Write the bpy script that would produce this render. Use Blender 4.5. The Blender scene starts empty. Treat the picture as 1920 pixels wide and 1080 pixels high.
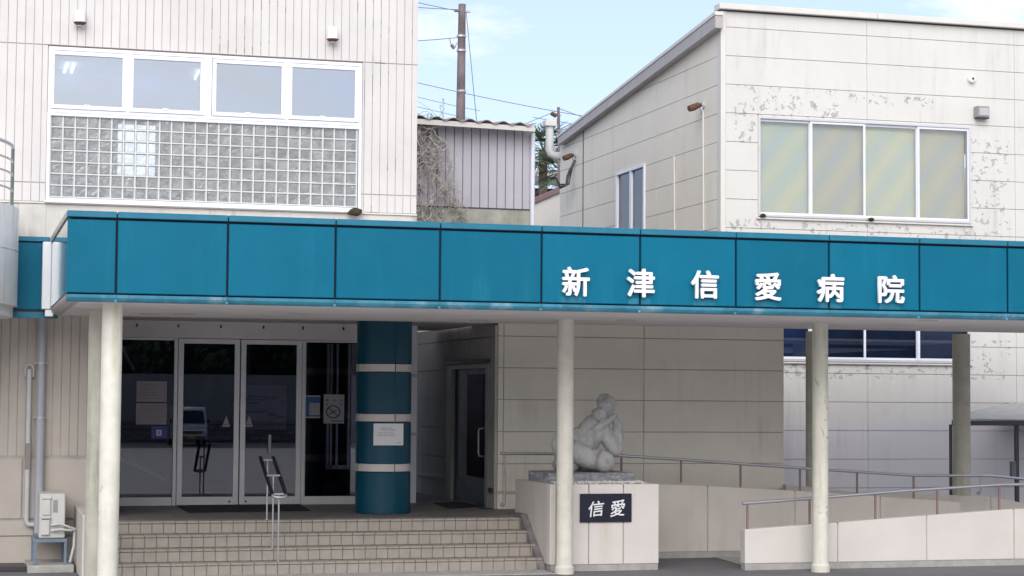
import bpy, bmesh, math, random
from mathutils import Vector, Matrix, noise as mnoise
random.seed(7)
sc = bpy.context.scene
COL = sc.collection
# ------------------------------------------------------------ camera
F, YAW, PITCH, ROLL = 3647.52, 0.27716, 0.05661, 0.0072
CAM = Vector((-1.6416, -21.5404, 2.24))
cyw, syw, cp, sp, cr, sr = math.cos(YAW), math.sin(YAW), math.cos(PITCH), math.sin(PITCH), math.cos(ROLL), math.sin(ROLL)
FWD = Vector((syw*cp, cyw*cp, sp)); R0 = Vector((cyw, -syw, 0)); U0 = R0.cross(FWD)
RGT = cr*R0 + sr*U0; UPV = -sr*R0 + cr*U0
cd = bpy.data.cameras.new("camera"); cam = bpy.data.objects.new("camera", cd); COL.objects.link(cam)
cd.sensor_width = 36; cd.lens = 36*F/1920; cd.clip_end = 3000; cd.clip_start = .1
M3 = Matrix((RGT, UPV, -FWD)).transposed()
cam.matrix_world = Matrix.Translation(CAM) @ M3.to_4x4()
sc.camera = cam
# ------------------------------------------------------------ light
SUN_EL, SUN_AZ = math.radians(36), math.radians(200)     # azimuth from +Y, clockwise
w = bpy.data.worlds.new("World"); sc.world = w; w.use_nodes = True
nt = w.node_tree; bg = nt.nodes["Background"]
sky = nt.nodes.new("ShaderNodeTexSky"); sky.sky_type = 'NISHITA'; sky.sun_disc = False
sky.sun_elevation = SUN_EL; sky.sun_rotation = SUN_AZ; sky.air_density = 1.0; sky.dust_density = 2.2; sky.ozone_density = 1.4
tc = nt.nodes.new("ShaderNodeTexCoord")
mp = nt.nodes.new("ShaderNodeMapping"); mp.inputs['Scale'].default_value = (1.0, 1.0, 3.2); mp.inputs['Location'].default_value = (1.35, 0.6, 0.1)
n1 = nt.nodes.new("ShaderNodeTexNoise"); n1.inputs['Scale'].default_value = 3.4; n1.inputs['Detail'].default_value = 8; n1.inputs['Roughness'].default_value = .58
sxy = nt.nodes.new("ShaderNodeSeparateXYZ"); nt.links.new(tc.outputs['Generated'], sxy.inputs[0])
mrr = nt.nodes.new("ShaderNodeMapRange"); mrr.inputs[1].default_value = .1; mrr.inputs[2].default_value = -.5; mrr.inputs[3].default_value = 0; mrr.inputs[4].default_value = .17; nt.links.new(sxy.outputs[1], mrr.inputs[0])
adn = nt.nodes.new("ShaderNodeMath"); adn.operation = 'ADD'
r1 = nt.nodes.new("ShaderNodeValToRGB"); r1.color_ramp.elements[0].position = .57; r1.color_ramp.elements[1].position = .72
mx = nt.nodes.new("ShaderNodeMix"); mx.data_type = 'RGBA'
nt.links.new(tc.outputs['Generated'], mp.inputs['Vector']); nt.links.new(mp.outputs[0], n1.inputs['Vector'])
nt.links.new(n1.outputs['Fac'], adn.inputs[0]); nt.links.new(mrr.outputs[0], adn.inputs[1]); nt.links.new(adn.outputs[0], r1.inputs['Fac']); nt.links.new(r1.outputs['Color'], mx.inputs['Factor'])
m0 = nt.nodes.new("ShaderNodeMix"); m0.data_type = 'RGBA'; m0.inputs['Factor'].default_value = .62; m0.inputs[7].default_value = (1.8, 2.0, 2.9, 1)
nt.links.new(sky.outputs[0], m0.inputs[6]); nt.links.new(m0.outputs[2], mx.inputs[6]); mx.inputs[7].default_value = (4.5, 4.35, 4.2, 1)
nt.links.new(mx.outputs[2], bg.inputs['Color'])
bg.inputs['Strength'].default_value = 0.15
sl = bpy.data.lights.new("sun", 'SUN'); sl.energy = 1.15; sl.angle = math.radians(50); sl.color = (1.0, .975, .95)
so = bpy.data.objects.new("sun", sl); COL.objects.link(so)
sd = Vector((math.sin(SUN_AZ)*math.cos(SUN_EL), math.cos(SUN_AZ)*math.cos(SUN_EL), math.sin(SUN_EL)))
so.rotation_euler = sd.to_track_quat('Z', 'Y').to_euler(); so.location = (10, -20, 30)
vs = sc.view_settings; vs.view_transform = 'Standard'; vs.look = 'None'; vs.gamma = 1; vs.exposure = 1.07; vs.use_curve_mapping = False

# ------------------------------------------------------------ measuring helpers: where a line of sight meets a plane
def ray(x, y): return FWD + RGT*((x-960)/F) - UPV*((y-540)/F)
def onY(x, y, Y): d = ray(x, y); return CAM + d*((Y-CAM.y)/d.y)
def onX(x, y, X): d = ray(x, y); return CAM + d*((X-CAM.x)/d.x)
def onZ(x, y, Z): d = ray(x, y); return CAM + d*((Z-CAM.z)/d.z)

# ------------------------------------------------------------ mesh builder
class MB:
    def __init__(s): s.b = bmesh.new()
    def box(s, x0, x1, y0, y1, z0, z1, bev=0):
        if bev:
            x0,x1=min(x0,x1),max(x0,x1); y0,y1=min(y0,y1),max(y0,y1); z0,z1=min(z0,z1),max(z0,z1)
            e = min(bev, (x1-x0)*.45, (y1-y0)*.45, (z1-z0)*.45); N = s.b.verts.new; V = {}
            for i,X in enumerate((x0,x1)):
                for j,Y in enumerate((y0,y1)):
                    for k,Z in enumerate((z0,z1)):
                        a,b_,c_ = (e,-e)[i],(e,-e)[j],(e,-e)[k]
                        V[i,j,k,0]=N((X,Y+b_,Z+c_)); V[i,j,k,1]=N((X+a,Y,Z+c_)); V[i,j,k,2]=N((X+a,Y+b_,Z))
            f = s.b.faces.new
            for i in (0,1):
                f([V[i,0,0,0],V[i,1,0,0],V[i,1,1,0],V[i,0,1,0]]); f([V[0,i,0,1],V[1,i,0,1],V[1,i,1,1],V[0,i,1,1]]); f([V[0,0,i,2],V[1,0,i,2],V[1,1,i,2],V[0,1,i,2]])
                for j in (0,1):
                    f([V[i,j,0,0],V[i,j,1,0],V[i,j,1,1],V[i,j,0,1]]); f([V[i,0,j,0],V[i,1,j,0],V[i,1,j,2],V[i,0,j,2]]); f([V[0,i,j,1],V[1,i,j,1],V[1,i,j,2],V[0,i,j,2]])
                    for k in (0,1): f([V[i,j,k,0],V[i,j,k,1],V[i,j,k,2]])
            return s
        vs_ = [s.b.verts.new(p) for p in ((x0,y0,z0),(x1,y0,z0),(x1,y1,z0),(x0,y1,z0),(x0,y0,z1),(x1,y0,z1),(x1,y1,z1),(x0,y1,z1))]
        fs = [s.b.faces.new([vs_[i] for i in f]) for f in ((0,3,2,1),(4,5,6,7),(0,1,5,4),(1,2,6,5),(2,3,7,6),(3,0,4,7))]
        if bev:
            es = {e for f in fs for e in f.edges}
            bmesh.ops.bevel(s.b, geom=list(es), offset=bev, segments=2, affect='EDGES', profile=.5)
        return s
    def prism(s, pts, vec, bev=0):
        """closed polygon of 3-D points swept along vec"""
        v = Vector(vec); a = [s.b.verts.new(p) for p in pts]; c = [s.b.verts.new(Vector(p)+v) for p in pts]; n = len(a)
        fs = [s.b.faces.new(a), s.b.faces.new(c[::-1])]
        for i in range(n): fs.append(s.b.faces.new((a[i], c[i], c[(i+1)%n], a[(i+1)%n])))
        if bev:
            es = {e for f in fs for e in f.edges}
            bmesh.ops.bevel(s.b, geom=list(es), offset=bev, segments=2, affect='EDGES', profile=.5)
        return s
    def quad(s, *p):
        s.b.faces.new([s.b.verts.new(q) for q in p]); return s
    def tube(s, pts, r, n=10, cap=True):
        pts = [Vector(p) for p in pts]; rings = []
        rr = r if isinstance(r, (list, tuple)) else [r]*len(pts)
        prev = None
        for i, p in enumerate(pts):
            t = (pts[min(i+1, len(pts)-1)] - pts[max(i-1, 0)])
            t = t.normalized() if t.length > 1e-9 else Vector((0,0,1))
            if prev is None:
                a = t.orthogonal().normalized()
            else:
                a = (prev - t*prev.dot(t)); a = a.normalized() if a.length > 1e-6 else t.orthogonal().normalized()
            prev = a; b_ = t.cross(a)
            rings.append([s.b.verts.new(p + (a*math.cos(2*math.pi*k/n) + b_*math.sin(2*math.pi*k/n))*rr[i]) for k in range(n)])
        for i in range(len(rings)-1):
            for k in range(n):
                s.b.faces.new((rings[i][k], rings[i][(k+1)%n], rings[i+1][(k+1)%n], rings[i+1][k]))
        if cap:
            s.b.faces.new(rings[0][::-1]); s.b.faces.new(rings[-1])
        return s
    def lathe(s, prof, c, n=40, a0=0, a1=2*math.pi, axis='Z'):
        """prof: (radius, height) pairs about a vertical axis at c"""
        full = abs(a1-a0-2*math.pi) < 1e-6; m = n if full else n+1; rings = []
        for r, h in prof:
            ring = []
            for k in range(m):
                a = a0+(a1-a0)*k/n
                if axis == 'Z': q = (c[0]+r*math.cos(a), c[1]+r*math.sin(a), c[2]+h)
                elif axis == 'Y': q = (c[0]+r*math.cos(a), c[1]+h, c[2]+r*math.sin(a))
                else: q = (c[0]+h, c[1]+r*math.cos(a), c[2]+r*math.sin(a))
                ring.append(s.b.verts.new(q))
            rings.append(ring)
        for i in range(len(rings)-1):
            for k in range(m if full else m-1):
                s.b.faces.new((rings[i][k], rings[i][(k+1)%m], rings[i+1][(k+1)%m], rings[i+1][k]))
        if full:
            for ring in (rings[0], rings[-1]):
                try: s.b.faces.new(ring)
                except ValueError: pass
        return s
    def build(s, name, m, parent=None, smooth=False, **kw):
        bmesh.ops.recalc_face_normals(s.b, faces=s.b.faces)
        me = bpy.data.meshes.new(name); s.b.to_mesh(me); s.b.free()
        if smooth:
            for p in me.polygons: p.use_smooth = True
            try: me.set_sharp_from_angle(angle=math.radians(38))
            except Exception: pass
        me.materials.append(m)
        o = bpy.data.objects.new(name, me); COL.objects.link(o)
        if parent: o.parent = parent; o.matrix_parent_inverse = Matrix.Translation(-parent.location)
        for k, v in kw.items(): o[k] = v
        return o
def thing(name, label, cat, loc=(0,0,0), group=None):
    o = bpy.data.objects.new(name, None); COL.objects.link(o); o.location = loc; o.empty_display_size = .2
    o['label'] = label; o['category'] = cat
    if group: o['group'] = group
    return o
def tag(o, label, cat, group=None):
    o['label'] = label; o['category'] = cat
    if group: o['group'] = group
    return o

# ------------------------------------------------------------ materials
MATS = {}
def mat(name, col, rough=.7, var=.12, scale=3.0, bump=.15, bscale=60, metal=0, streak=0, streakcol=(.18,.16,.13), spot=0, spotcol=(.3,.3,.3), spec=.5, spotscale=9, coat=0, strscale=5, spotbox=None, tint=None, dist=.01, objvar=0, fade=()):
    m = bpy.data.materials.new(name); m.use_nodes = True; t = m.node_tree; N = t.nodes; L = t.links
    p = N["Principled BSDF"]; p.inputs['Roughness'].default_value = rough; p.inputs['Metallic'].default_value = metal
    p.inputs['Specular IOR Level'].default_value = spec; p.inputs['Coat Weight'].default_value = coat; p.inputs['Coat Roughness'].default_value = .08
    g = N.new('ShaderNodeNewGeometry')
    def noise(s, det=4, ro=.55, vec=None, d=0):
        n = N.new('ShaderNodeTexNoise'); n.inputs['Scale'].default_value = s; n.inputs['Detail'].default_value = det; n.inputs['Roughness'].default_value = ro; n.inputs['Distortion'].default_value = d
        L.new(vec or g.outputs['Position'], n.inputs['Vector']); return n.outputs['Fac']
    def ramp(f, a, b):
        r = N.new('ShaderNodeMapRange'); r.inputs[1].default_value = a; r.inputs[2].default_value = b; L.new(f, r.inputs[0]); return r.outputs[0]
    def mix(f, a, b, mode='MIX'):
        x = N.new('ShaderNodeMix'); x.data_type = 'RGBA'; x.blend_type = mode
        if isinstance(f, float): x.inputs['Factor'].default_value = f
        else: L.new(f, x.inputs['Factor'])
        for i, c in ((6, a), (7, b)):
            if isinstance(c, tuple): x.inputs[i].default_value = (*c, 1)
            else: L.new(c, x.inputs[i])
        return x.outputs[2]
    def math_(op, a, b):
        x = N.new('ShaderNodeMath'); x.operation = op
        for i, c in enumerate((a, b)):
            if isinstance(c, (int, float)): x.inputs[i].default_value = c
            else: L.new(c, x.inputs[i])
        return x.outputs[0]
    c = mix(ramp(noise(scale, 6, .6), .3, .7), tuple(v*(1-var) for v in col), tuple(min(1, v*(1+var*.6)) for v in col))
    if tint:   # other paint colour below / above a height: (z0, z1, colour)
        sx = N.new('ShaderNodeSeparateXYZ'); L.new(g.outputs['Position'], sx.inputs[0])
        f = math_('MULTIPLY', math_('GREATER_THAN', sx.outputs[2], tint[0]), math_('LESS_THAN', sx.outputs[2], tint[1]))
        c = mix(f, c, tint[2])
    for (x0, x1, z0, z1, fc, ff) in fade:
        sx = N.new('ShaderNodeSeparateXYZ'); L.new(g.outputs['Position'], sx.inputs[0])
        k = math_('MULTIPLY', math_('MULTIPLY', math_('GREATER_THAN', sx.outputs[0], x0), math_('LESS_THAN', sx.outputs[0], x1)), math_('MULTIPLY', math_('GREATER_THAN', sx.outputs[2], z0), math_('LESS_THAN', sx.outputs[2], z1)))
        c = mix(math_('MULTIPLY', math_('MULTIPLY', k, ff), ramp(noise(9, 3), .3, .6)), c, fc)
    if streak:
        mpn = N.new('ShaderNodeMapping'); mpn.inputs['Scale'].default_value = (1, 1, .07); L.new(g.outputs['Position'], mpn.inputs['Vector'])
        f1 = ramp(noise(strscale, 5, .65, mpn.outputs[0]), .5, .78); f2 = ramp(noise(1.1, 3), .42, .62)
        c = mix(math_('MULTIPLY', math_('MULTIPLY', f1, f2), streak), c, streakcol)
    if spot:
        f = ramp(noise(spotscale, 5, .6, None, .6), .60, .63); f2 = ramp(noise(spotscale*.13, 2), .47, .54)
        f = math_('MULTIPLY', math_('MULTIPLY', f, f2), spot)
        if spotbox:  # x0,x1,z0,z1 list: regions where paint has flaked
            sx = N.new('ShaderNodeSeparateXYZ'); L.new(g.outputs['Position'], sx.inputs[0]); tot = None
            nz_ = noise(spotscale, 5, .6, None, .6); lo_ = ramp(noise(spotscale*.28, 2), .40, .47); f = math_('MULTIPLY', math_('MULTIPLY', ramp(nz_, .585, .605), spot), lo_)
            fe = math_('MULTIPLY', math_('MULTIPLY', math_('SUBTRACT', ramp(nz_, .574, .585), ramp(nz_, .598, .62)), .75), lo_)
            for (x0, x1, z0, z1) in spotbox:
                k = math_('MULTIPLY', math_('MULTIPLY', math_('GREATER_THAN', sx.outputs[0], x0), math_('LESS_THAN', sx.outputs[0], x1)), math_('MULTIPLY', math_('GREATER_THAN', sx.outputs[2], z0), math_('LESS_THAN', sx.outputs[2], z1)))
                tot = k if tot is None else math_('MAXIMUM', tot, k)
            f = math_('MULTIPLY', f, tot); fe = math_('MULTIPLY', fe, tot); c = mix(f, c, spotcol); f = fe; spotcol = tuple(v*.42 for v in spotcol)
        c = mix(f, c, spotcol)
    if objvar:
        oi = N.new('ShaderNodeObjectInfo'); q_ = N.new('ShaderNodeMapRange'); L.new(oi.outputs['Random'], q_.inputs[0]); q_.inputs[3].default_value = 1-objvar; q_.inputs[4].default_value = 1+objvar*.5
        c = mix(1.0, c, q_.outputs[0], 'MULTIPLY')
    L.new(c, p.inputs['Base Color'])
    rv = ramp(noise(scale*2.3, 4), .3, .7); mr = N.new('ShaderNodeMapRange'); L.new(rv, mr.inputs[0]); mr.inputs[3].default_value = max(.03, rough-.08); mr.inputs[4].default_value = min(1, rough+.08)
    L.new(mr.outputs[0], p.inputs['Roughness'])
    if bump:
        b = N.new('ShaderNodeBump'); b.inputs['Strength'].default_value = bump; b.inputs['Distance'].default_value = dist
        L.new(noise(bscale, 4), b.inputs['Height']); L.new(b.outputs[0], p.inputs['Normal'])
    MATS[name] = m; return m
def glass(name, tint=(.5,.55,.6), refl=.3, rough=.02, body=0, bodycol=(.4,.42,.44), wav=0, gcol=(.95,.97,1)):
    m = bpy.data.materials.new(name); m.use_nodes = True; t = m.node_tree; N = t.nodes; L = t.links
    for n in list(N): 
        if n.type != 'OUTPUT_MATERIAL': N.remove(n)
    out = [n for n in N if n.type == 'OUTPUT_MATERIAL'][0]
    tr = N.new('ShaderNodeBsdfTransparent'); tr.inputs[0].default_value = (*tint, 1)
    gl = N.new('ShaderNodeBsdfGlossy'); gl.inputs['Roughness'].default_value = rough; gl.inputs[0].default_value = (*gcol, 1)
    fr = N.new('ShaderNodeFresnel'); fr.inputs[0].default_value = 1.5
    ad = N.new('ShaderNodeMath'); ad.operation = 'ADD'; ad.use_clamp = True; ad.inputs[1].default_value = refl; L.new(fr.outputs[0], ad.inputs[0])
    ms = N.new('ShaderNodeMixShader'); L.new(ad.outputs[0], ms.inputs[0]); L.new(gl.outputs[0], ms.inputs[2])
    src = tr.outputs[0]
    if body:
        df = N.new('ShaderNodeBsdfDiffuse'); g0 = N.new('ShaderNodeNewGeometry'); vn = N.new('ShaderNodeTexNoise'); vn.inputs['Scale'].default_value = 5.5; vn.inputs['Detail'].default_value = 5; L.new(g0.outputs['Position'], vn.inputs['Vector'])
        vr = N.new('ShaderNodeValToRGB'); vr.color_ramp.elements[0].position = .35; vr.color_ramp.elements[1].position = .65; vr.color_ramp.elements[0].color = (*[v*.75 for v in bodycol], 1); vr.color_ramp.elements[1].color = (*[v*1.2 for v in bodycol], 1); L.new(vn.outputs['Fac'], vr.inputs[0]); L.new(vr.outputs[0], df.inputs[0])
        m2 = N.new('ShaderNodeMixShader'); m2.inputs[0].default_value = body; L.new(tr.outputs[0], m2.inputs[1]); L.new(df.outputs[0], m2.inputs[2]); src = m2.outputs[0]
    L.new(src, ms.inputs[1])
    if wav:
        g = N.new('ShaderNodeNewGeometry'); n = N.new('ShaderNodeTexNoise'); n.inputs['Scale'].default_value = wav; n.inputs['Detail'].default_value = 2; L.new(g.outputs['Position'], n.inputs['Vector'])
        b = N.new('ShaderNodeBump'); b.inputs['Strength'].default_value = .5; b.inputs['Distance'].default_value = .02; L.new(n.outputs['Fac'], b.inputs['Height'])
        L.new(b.outputs[0], gl.inputs['Normal'])
    L.new(ms.outputs[0], out.inputs['Surface']); return m
def emit(name, col, s):
    m = bpy.data.materials.new(name); m.use_nodes = True; p = m.node_tree.nodes["Principled BSDF"]
    p.inputs['Emission Color'].default_value = (*col, 1); p.inputs['Emission Strength'].default_value = s; p.inputs['Base Color'].default_value = (*col, 1); return m
def tiles(name, c1, c2, mortar, bw, bh, rot=0, ms=.006, rough=.6, bump=.3, off=.5):
    m = bpy.data.materials.new(name); m.use_nodes = True; t = m.node_tree; N = t.nodes; L = t.links; p = N["Principled BSDF"]; p.inputs['Roughness'].default_value = rough
    g = N.new('ShaderNodeNewGeometry'); mp_ = N.new('ShaderNodeMapping'); mp_.inputs['Rotation'].default_value = (0, 0, rot); L.new(g.outputs['Position'], mp_.inputs[0])
    b = N.new('ShaderNodeTexBrick'); L.new(mp_.outputs[0], b.inputs['Vector']); b.inputs['Color1'].default_value = (*c1, 1); b.inputs['Color2'].default_value = (*c2, 1); b.inputs['Mortar'].default_value = (*mortar, 1)
    b.inputs['Scale'].default_value = 1; b.inputs['Mortar Size'].default_value = ms; b.inputs['Brick Width'].default_value = bw; b.inputs['Row Height'].default_value = bh; b.offset = off
    n = N.new('ShaderNodeTexNoise'); n.inputs['Scale'].default_value = 2.5; n.inputs['Detail'].default_value = 6; L.new(g.outputs['Position'], n.inputs['Vector'])
    mr = N.new('ShaderNodeMapRange'); mr.inputs[3].default_value = .7; mr.inputs[4].default_value = 1.2; L.new(n.outputs['Fac'], mr.inputs[0])
    x = N.new('ShaderNodeMix'); x.data_type = 'RGBA'; x.blend_type = 'MULTIPLY'; x.inputs['Factor'].default_value = 1; L.new(b.outputs['Color'], x.inputs[6]); L.new(mr.outputs[0], x.inputs[7]); L.new(x.outputs[2], p.inputs['Base Color'])
    bp = N.new('ShaderNodeBump'); bp.inputs['Strength'].default_value = bump; bp.inputs['Distance'].default_value = .006; bp.invert = True; L.new(b.outputs['Fac'], bp.inputs['Height']); L.new(bp.outputs[0], p.inputs['Normal'])
    return m

M = {}
FADE = []      # paler weathered patches washed down below each raised character
for q0, q1, yb in ((1053,1098,556),(1178,1220,559),(1300,1341,561),(1417,1459,565),(1535,1577,568),(1649,1688,570)):
    FADE.append((onY(q0, 560, 0).x, onY(q1, 560, 0).x, 3.2, onY(q0, yb, 0).z, (.09,.30,.40), .32))
M['teal'] = mat('teal_panel', (.0,.125,.212), .42, .10, .9, .25, 1.6, spec=.18, streak=.35, streakcol=(.03,.25,.34), strscale=4, objvar=.10, dist=.02, fade=FADE)
M['tealgloss'] = mat('teal_end_panel', (.0,.158,.248), .12, .08, 1, 0, 60, spec=.6, coat=1.0, streak=.5, streakcol=(.35,.38,.38), strscale=8)
M['tealcap'] = mat('teal_trim', (.006,.15,.24), .4, .15, 4, .05, 100, spec=.5, streak=.5, streakcol=(.12,.22,.27))
M['cove'] = mat('pale_teal_cove', (.045,.25,.37), .5, .3, 5, .05, 80, streak=.9, streakcol=(.42,.55,.62), strscale=3)  # paler teal with whitish streaks
M['gapdark'] = mat('joint_sealant', (.012,.012,.03), .8, .1)
M['tealcol'] = mat('teal_column_cladding', (.001,.055,.095), .36, .06, 2, 0, 150, spec=.3)
M['band'] = mat('pale_band', (.56,.52,.50), .5, .06)
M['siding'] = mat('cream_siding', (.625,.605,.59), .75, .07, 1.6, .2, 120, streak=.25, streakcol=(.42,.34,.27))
M['groove'] = mat('siding_groove', (.50,.47,.455), .9, .2, 2, .1, 40, spot=.85, spotcol=(.06,.04,.05), spotscale=2.2, spotbox=[(3.55,4.6,4,10),(1.5,2.6,6.9,10)])
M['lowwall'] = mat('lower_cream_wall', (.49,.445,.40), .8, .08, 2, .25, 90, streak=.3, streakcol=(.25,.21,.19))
M['concrete'] = mat('stained_concrete', (.60,.58,.54), .85, .12, 3, .3, 50, streak=.95, streakcol=(.16,.155,.12), strscale=6)
M['whitetrim'] = mat('white_aluminium', (.77,.79,.88), .35, .03, 4, .02, 100, spec=.5)
M['silver'] = mat('silver_aluminium', (.60,.61,.64), .38, .06, 3, .03, 100, metal=.25)
M['silvergrey'] = mat('dull_aluminium', (.50,.50,.51), .45, .08, 3, .03, 100, metal=.3)
M['mortar'] = mat('glass_block_mortar', (.62,.63,.62), .8, .06)
M['alcfront'] = mat('white_painted_panels', (.635,.628,.60), .8, .045, .9, .25, 70, streak=.75, streakcol=(.44,.42,.38), spot=.9, spotcol=(.42,.42,.43), spotscale=10,
    spotbox=[(10.75,12.7,6.98,7.52),(10.8,11.2,6.55,7.0),(15.2,15.95,5.3,6.8),(10.6,16.1,5.02,5.26),(10.4,15.25,2.60,2.86),(15.0,15.95,2.62,3.3),(12.9,14.5,7.3,7.48)], tint=(-1,1.92,(.64,.625,.655)))
M['alcside'] = mat('cream_painted_panels', (.77,.735,.64), .8, .05, 1.0, .2, 70, streak=.25, streakcol=(.42,.33,.22))
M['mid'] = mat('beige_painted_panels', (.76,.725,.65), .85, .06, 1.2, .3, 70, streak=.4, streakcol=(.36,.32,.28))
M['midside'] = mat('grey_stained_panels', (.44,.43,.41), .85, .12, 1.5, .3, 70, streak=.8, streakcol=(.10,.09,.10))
M['alcgap'] = mat('panel_joint', (.43,.41,.38), .9, .2, 2, .1, 40)
M['rust'] = mat('rusty_joint', (.13,.07,.045), .9, .3, 6)
M['roofmetal'] = mat('eave_metal', (.42,.40,.385), .5, .08, 3, .05, 60)
M['parapet'] = mat('pale_parapet_cap', (.66,.64,.60), .5, .05)
M['soffit'] = mat('soffit_board', (.72,.68,.67), .85, .10, 1.5, .1, 60, streak=0)
M['col'] = mat('peeling_white_column', (.655,.64,.56), .75, .14, 3, .35, 50, streak=.95, streakcol=(.33,.32,.20), strscale=11, spot=.8, spotcol=(.40,.38,.27), spotscale=6)
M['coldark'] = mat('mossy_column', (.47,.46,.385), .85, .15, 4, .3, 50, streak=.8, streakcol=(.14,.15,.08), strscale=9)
M['stepriser'] = mat('brown_step_tile', (.33,.30,.262), .6, .12, 7, .1, 60)
M['stepgrout'] = mat('tile_grout', (.265,.24,.22), .9, .1)
M['porch'] = tiles('porch_floor_tile', (.23,.205,.20), (.19,.17,.175), (.10,.09,.095), .3, .15, .785, .008)
M['asphalt'] = mat('asphalt', (.155,.15,.162), .9, .22, .8, .6, 140, dist=.006, spot=.5, spotcol=(.23,.23,.23), spotscale=30)
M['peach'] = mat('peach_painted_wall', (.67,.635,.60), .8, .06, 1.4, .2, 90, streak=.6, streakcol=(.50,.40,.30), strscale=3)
M['peachshade'] = mat('peach_shaded_wall', (.60,.555,.51), .85, .08, 1.6, .2, 90, streak=.5, streakcol=(.35,.29,.25))  # peach wall with shade mixed into the colour, plus weather streaks
M['plinth'] = mat('grey_plinth_mortar', (.40,.39,.37), .9, .2, 6, .5, 40, streak=.4, streakcol=(.2,.2,.18))
M['granite'] = mat('rough_granite', (.30,.31,.335), .85, .4, 14, .9, 30, dist=.03)
M['statue'] = mat('grey_sculpture_stone', (.43,.43,.43), .9, .24, 8, .8, 80, dist=.012, streak=.9, streakcol=(.15,.15,.16), strscale=8)
M['gravel'] = mat('white_gravel', (.68,.66,.63), .9, .2, 30)
M['black'] = mat('black_stone', (.008,.009,.028), .22, .2, 3, .02, 80, spec=.5)
M['white'] = mat('white_paint', (.82,.83,.86), .45, .03, 4, .02)
M['paper'] = mat('paper', (.66,.67,.70), .8, .03, 6, .02)
M['ink'] = mat('ink', (.16,.16,.2), .8, .1)
M['paperdim'] = mat('dimmed_paper', (.34,.32,.36), .8, .04, 6, .02)  # paper in front of the panes, tinted-glass dimming put into its colour
M['steel'] = mat('stainless_rail', (.50,.50,.54), .36, .05, 4, 0, 60, metal=.7)
M['steeldull'] = mat('bracket_steel', (.36,.34,.33), .45, .2, 5, .05, 60, metal=.6)
M['brownpost'] = mat('brown_rail_post', (.24,.16,.155), .6, .2, 5)
M['blackrub'] = mat('black_grip', (.012,.012,.016), .45, .1)
M['mat'] = mat('door_mat', (.012,.014,.022), .95, .3, 30, .8, 200)
M['ac'] = mat('ac_casing', (.56,.56,.54), .5, .05, 5, .03)
M['acdark'] = mat('ac_dark', (.12,.12,.12), .6)
M['bluemetal'] = mat('blue_grey_stand', (.16,.22,.29), .5, .15, 6)
M['greypipe'] = mat('grey_pvc', (.36,.38,.42), .45, .08, 2, .02)
M['lightpipe'] = mat('pale_pipe_wrap', (.52,.53,.54), .6, .08, 5)
M['darkmetal'] = mat('dark_metal', (.045,.042,.05), .5, .2)
M['greypost'] = mat('grey_green_post', (.13,.16,.16), .5, .15)
M['shed'] = mat('lilac_grey_sheet', (.50,.485,.535), .6, .06, 1.5, .1, 60, streak=.3, streakcol=(.27,.25,.28))
M['tin'] = mat('rusty_tin_roof', (.35,.27,.27), .7, .4, 12, .2)
M['mossy'] = mat('mossy_base', (.42,.42,.37), .9, .35, 2, .4, 30, streak=.95, streakcol=(.06,.065,.03), strscale=2)
M['vine'] = mat('dry_vine', (.50,.465,.42), .9, .45, 7)
M['pole'] = mat('weathered_pole', (.20,.16,.165), .85, .4, 3, .2, 30, spot=.8, spotcol=(.33,.32,.31), spotscale=4)
M['wire'] = mat('wire', (.20,.23,.30), .6)
M['leaf'] = mat('dull_green_leaf', (.06,.085,.035), .6, .5, 4)
M['palm'] = mat('palm_leaf', (.14,.19,.11), .5, .4, 4)
M['trunk'] = mat('bark', (.14,.11,.08), .9, .3, 6)
M['rooftile'] = mat('grey_roof_tile', (.12,.13,.145), .45, .35, 10, .1)
M['brownwood'] = mat('brown_wood', (.12,.06,.035), .7, .3)
M['moss'] = mat('dry_moss', (.055,.045,.02), .95, .5, 20, 1, 60, dist=.03)
M['stonewall'] = mat('retaining_stone', (.22,.21,.20), .9, .45, 2.5, .6, 20)
M['blueplate'] = mat('blue_plastic', (.02,.035,.28), .45, .05)
M['carbody'] = mat('pale_car_paint', (.42,.50,.50), .25, .04, 2, .01, coat=.5)
M['chrome'] = mat('chrome', (.8,.8,.82), .12, .02, metal=1)
M['tyre'] = mat('tyre', (.02,.02,.02), .8)
M['yellow'] = mat('yellow_plate', (.75,.48,.06), .5, .05)
M['headlight'] = mat('headlight', (.7,.72,.75), .15, .05, metal=.4)
M['ceil'] = mat('ceiling_board', (.60,.62,.64), .9, .05)
M['innerdark'] = mat('interior_dark', (.035,.035,.045), .8, .3, 2)
M['innergrey'] = mat('interior_grey', (.26,.27,.28), .8, .1)
M['glassup'] = glass('window_glass', (.45,.52,.62), .38, .01, gcol=(.86,.91,.97))
M['glassdoor'] = glass('tinted_door_glass', (.60,.61,.68), .03, .004)
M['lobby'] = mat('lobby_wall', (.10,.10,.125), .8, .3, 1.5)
M['glassdark'] = glass('dark_window_glass', (.25,.3,.42), .05, .01)
M['glassblind'] = glass('blind_window_glass', (.92,.94,.92), .04, .02)
M['glasslow'] = glass('low_window_glass', (.72,.76,.84), .05, .01)
M['block'] = glass('glass_block', (.55,.58,.62), .05, .12, .50, (.47,.49,.50), 22)
M['lamp'] = emit('lit_tube', (1, .97, .86), 3.5)
M['winlit'] = emit('lit_opening', (.86,.93,1), 1.0)

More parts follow.
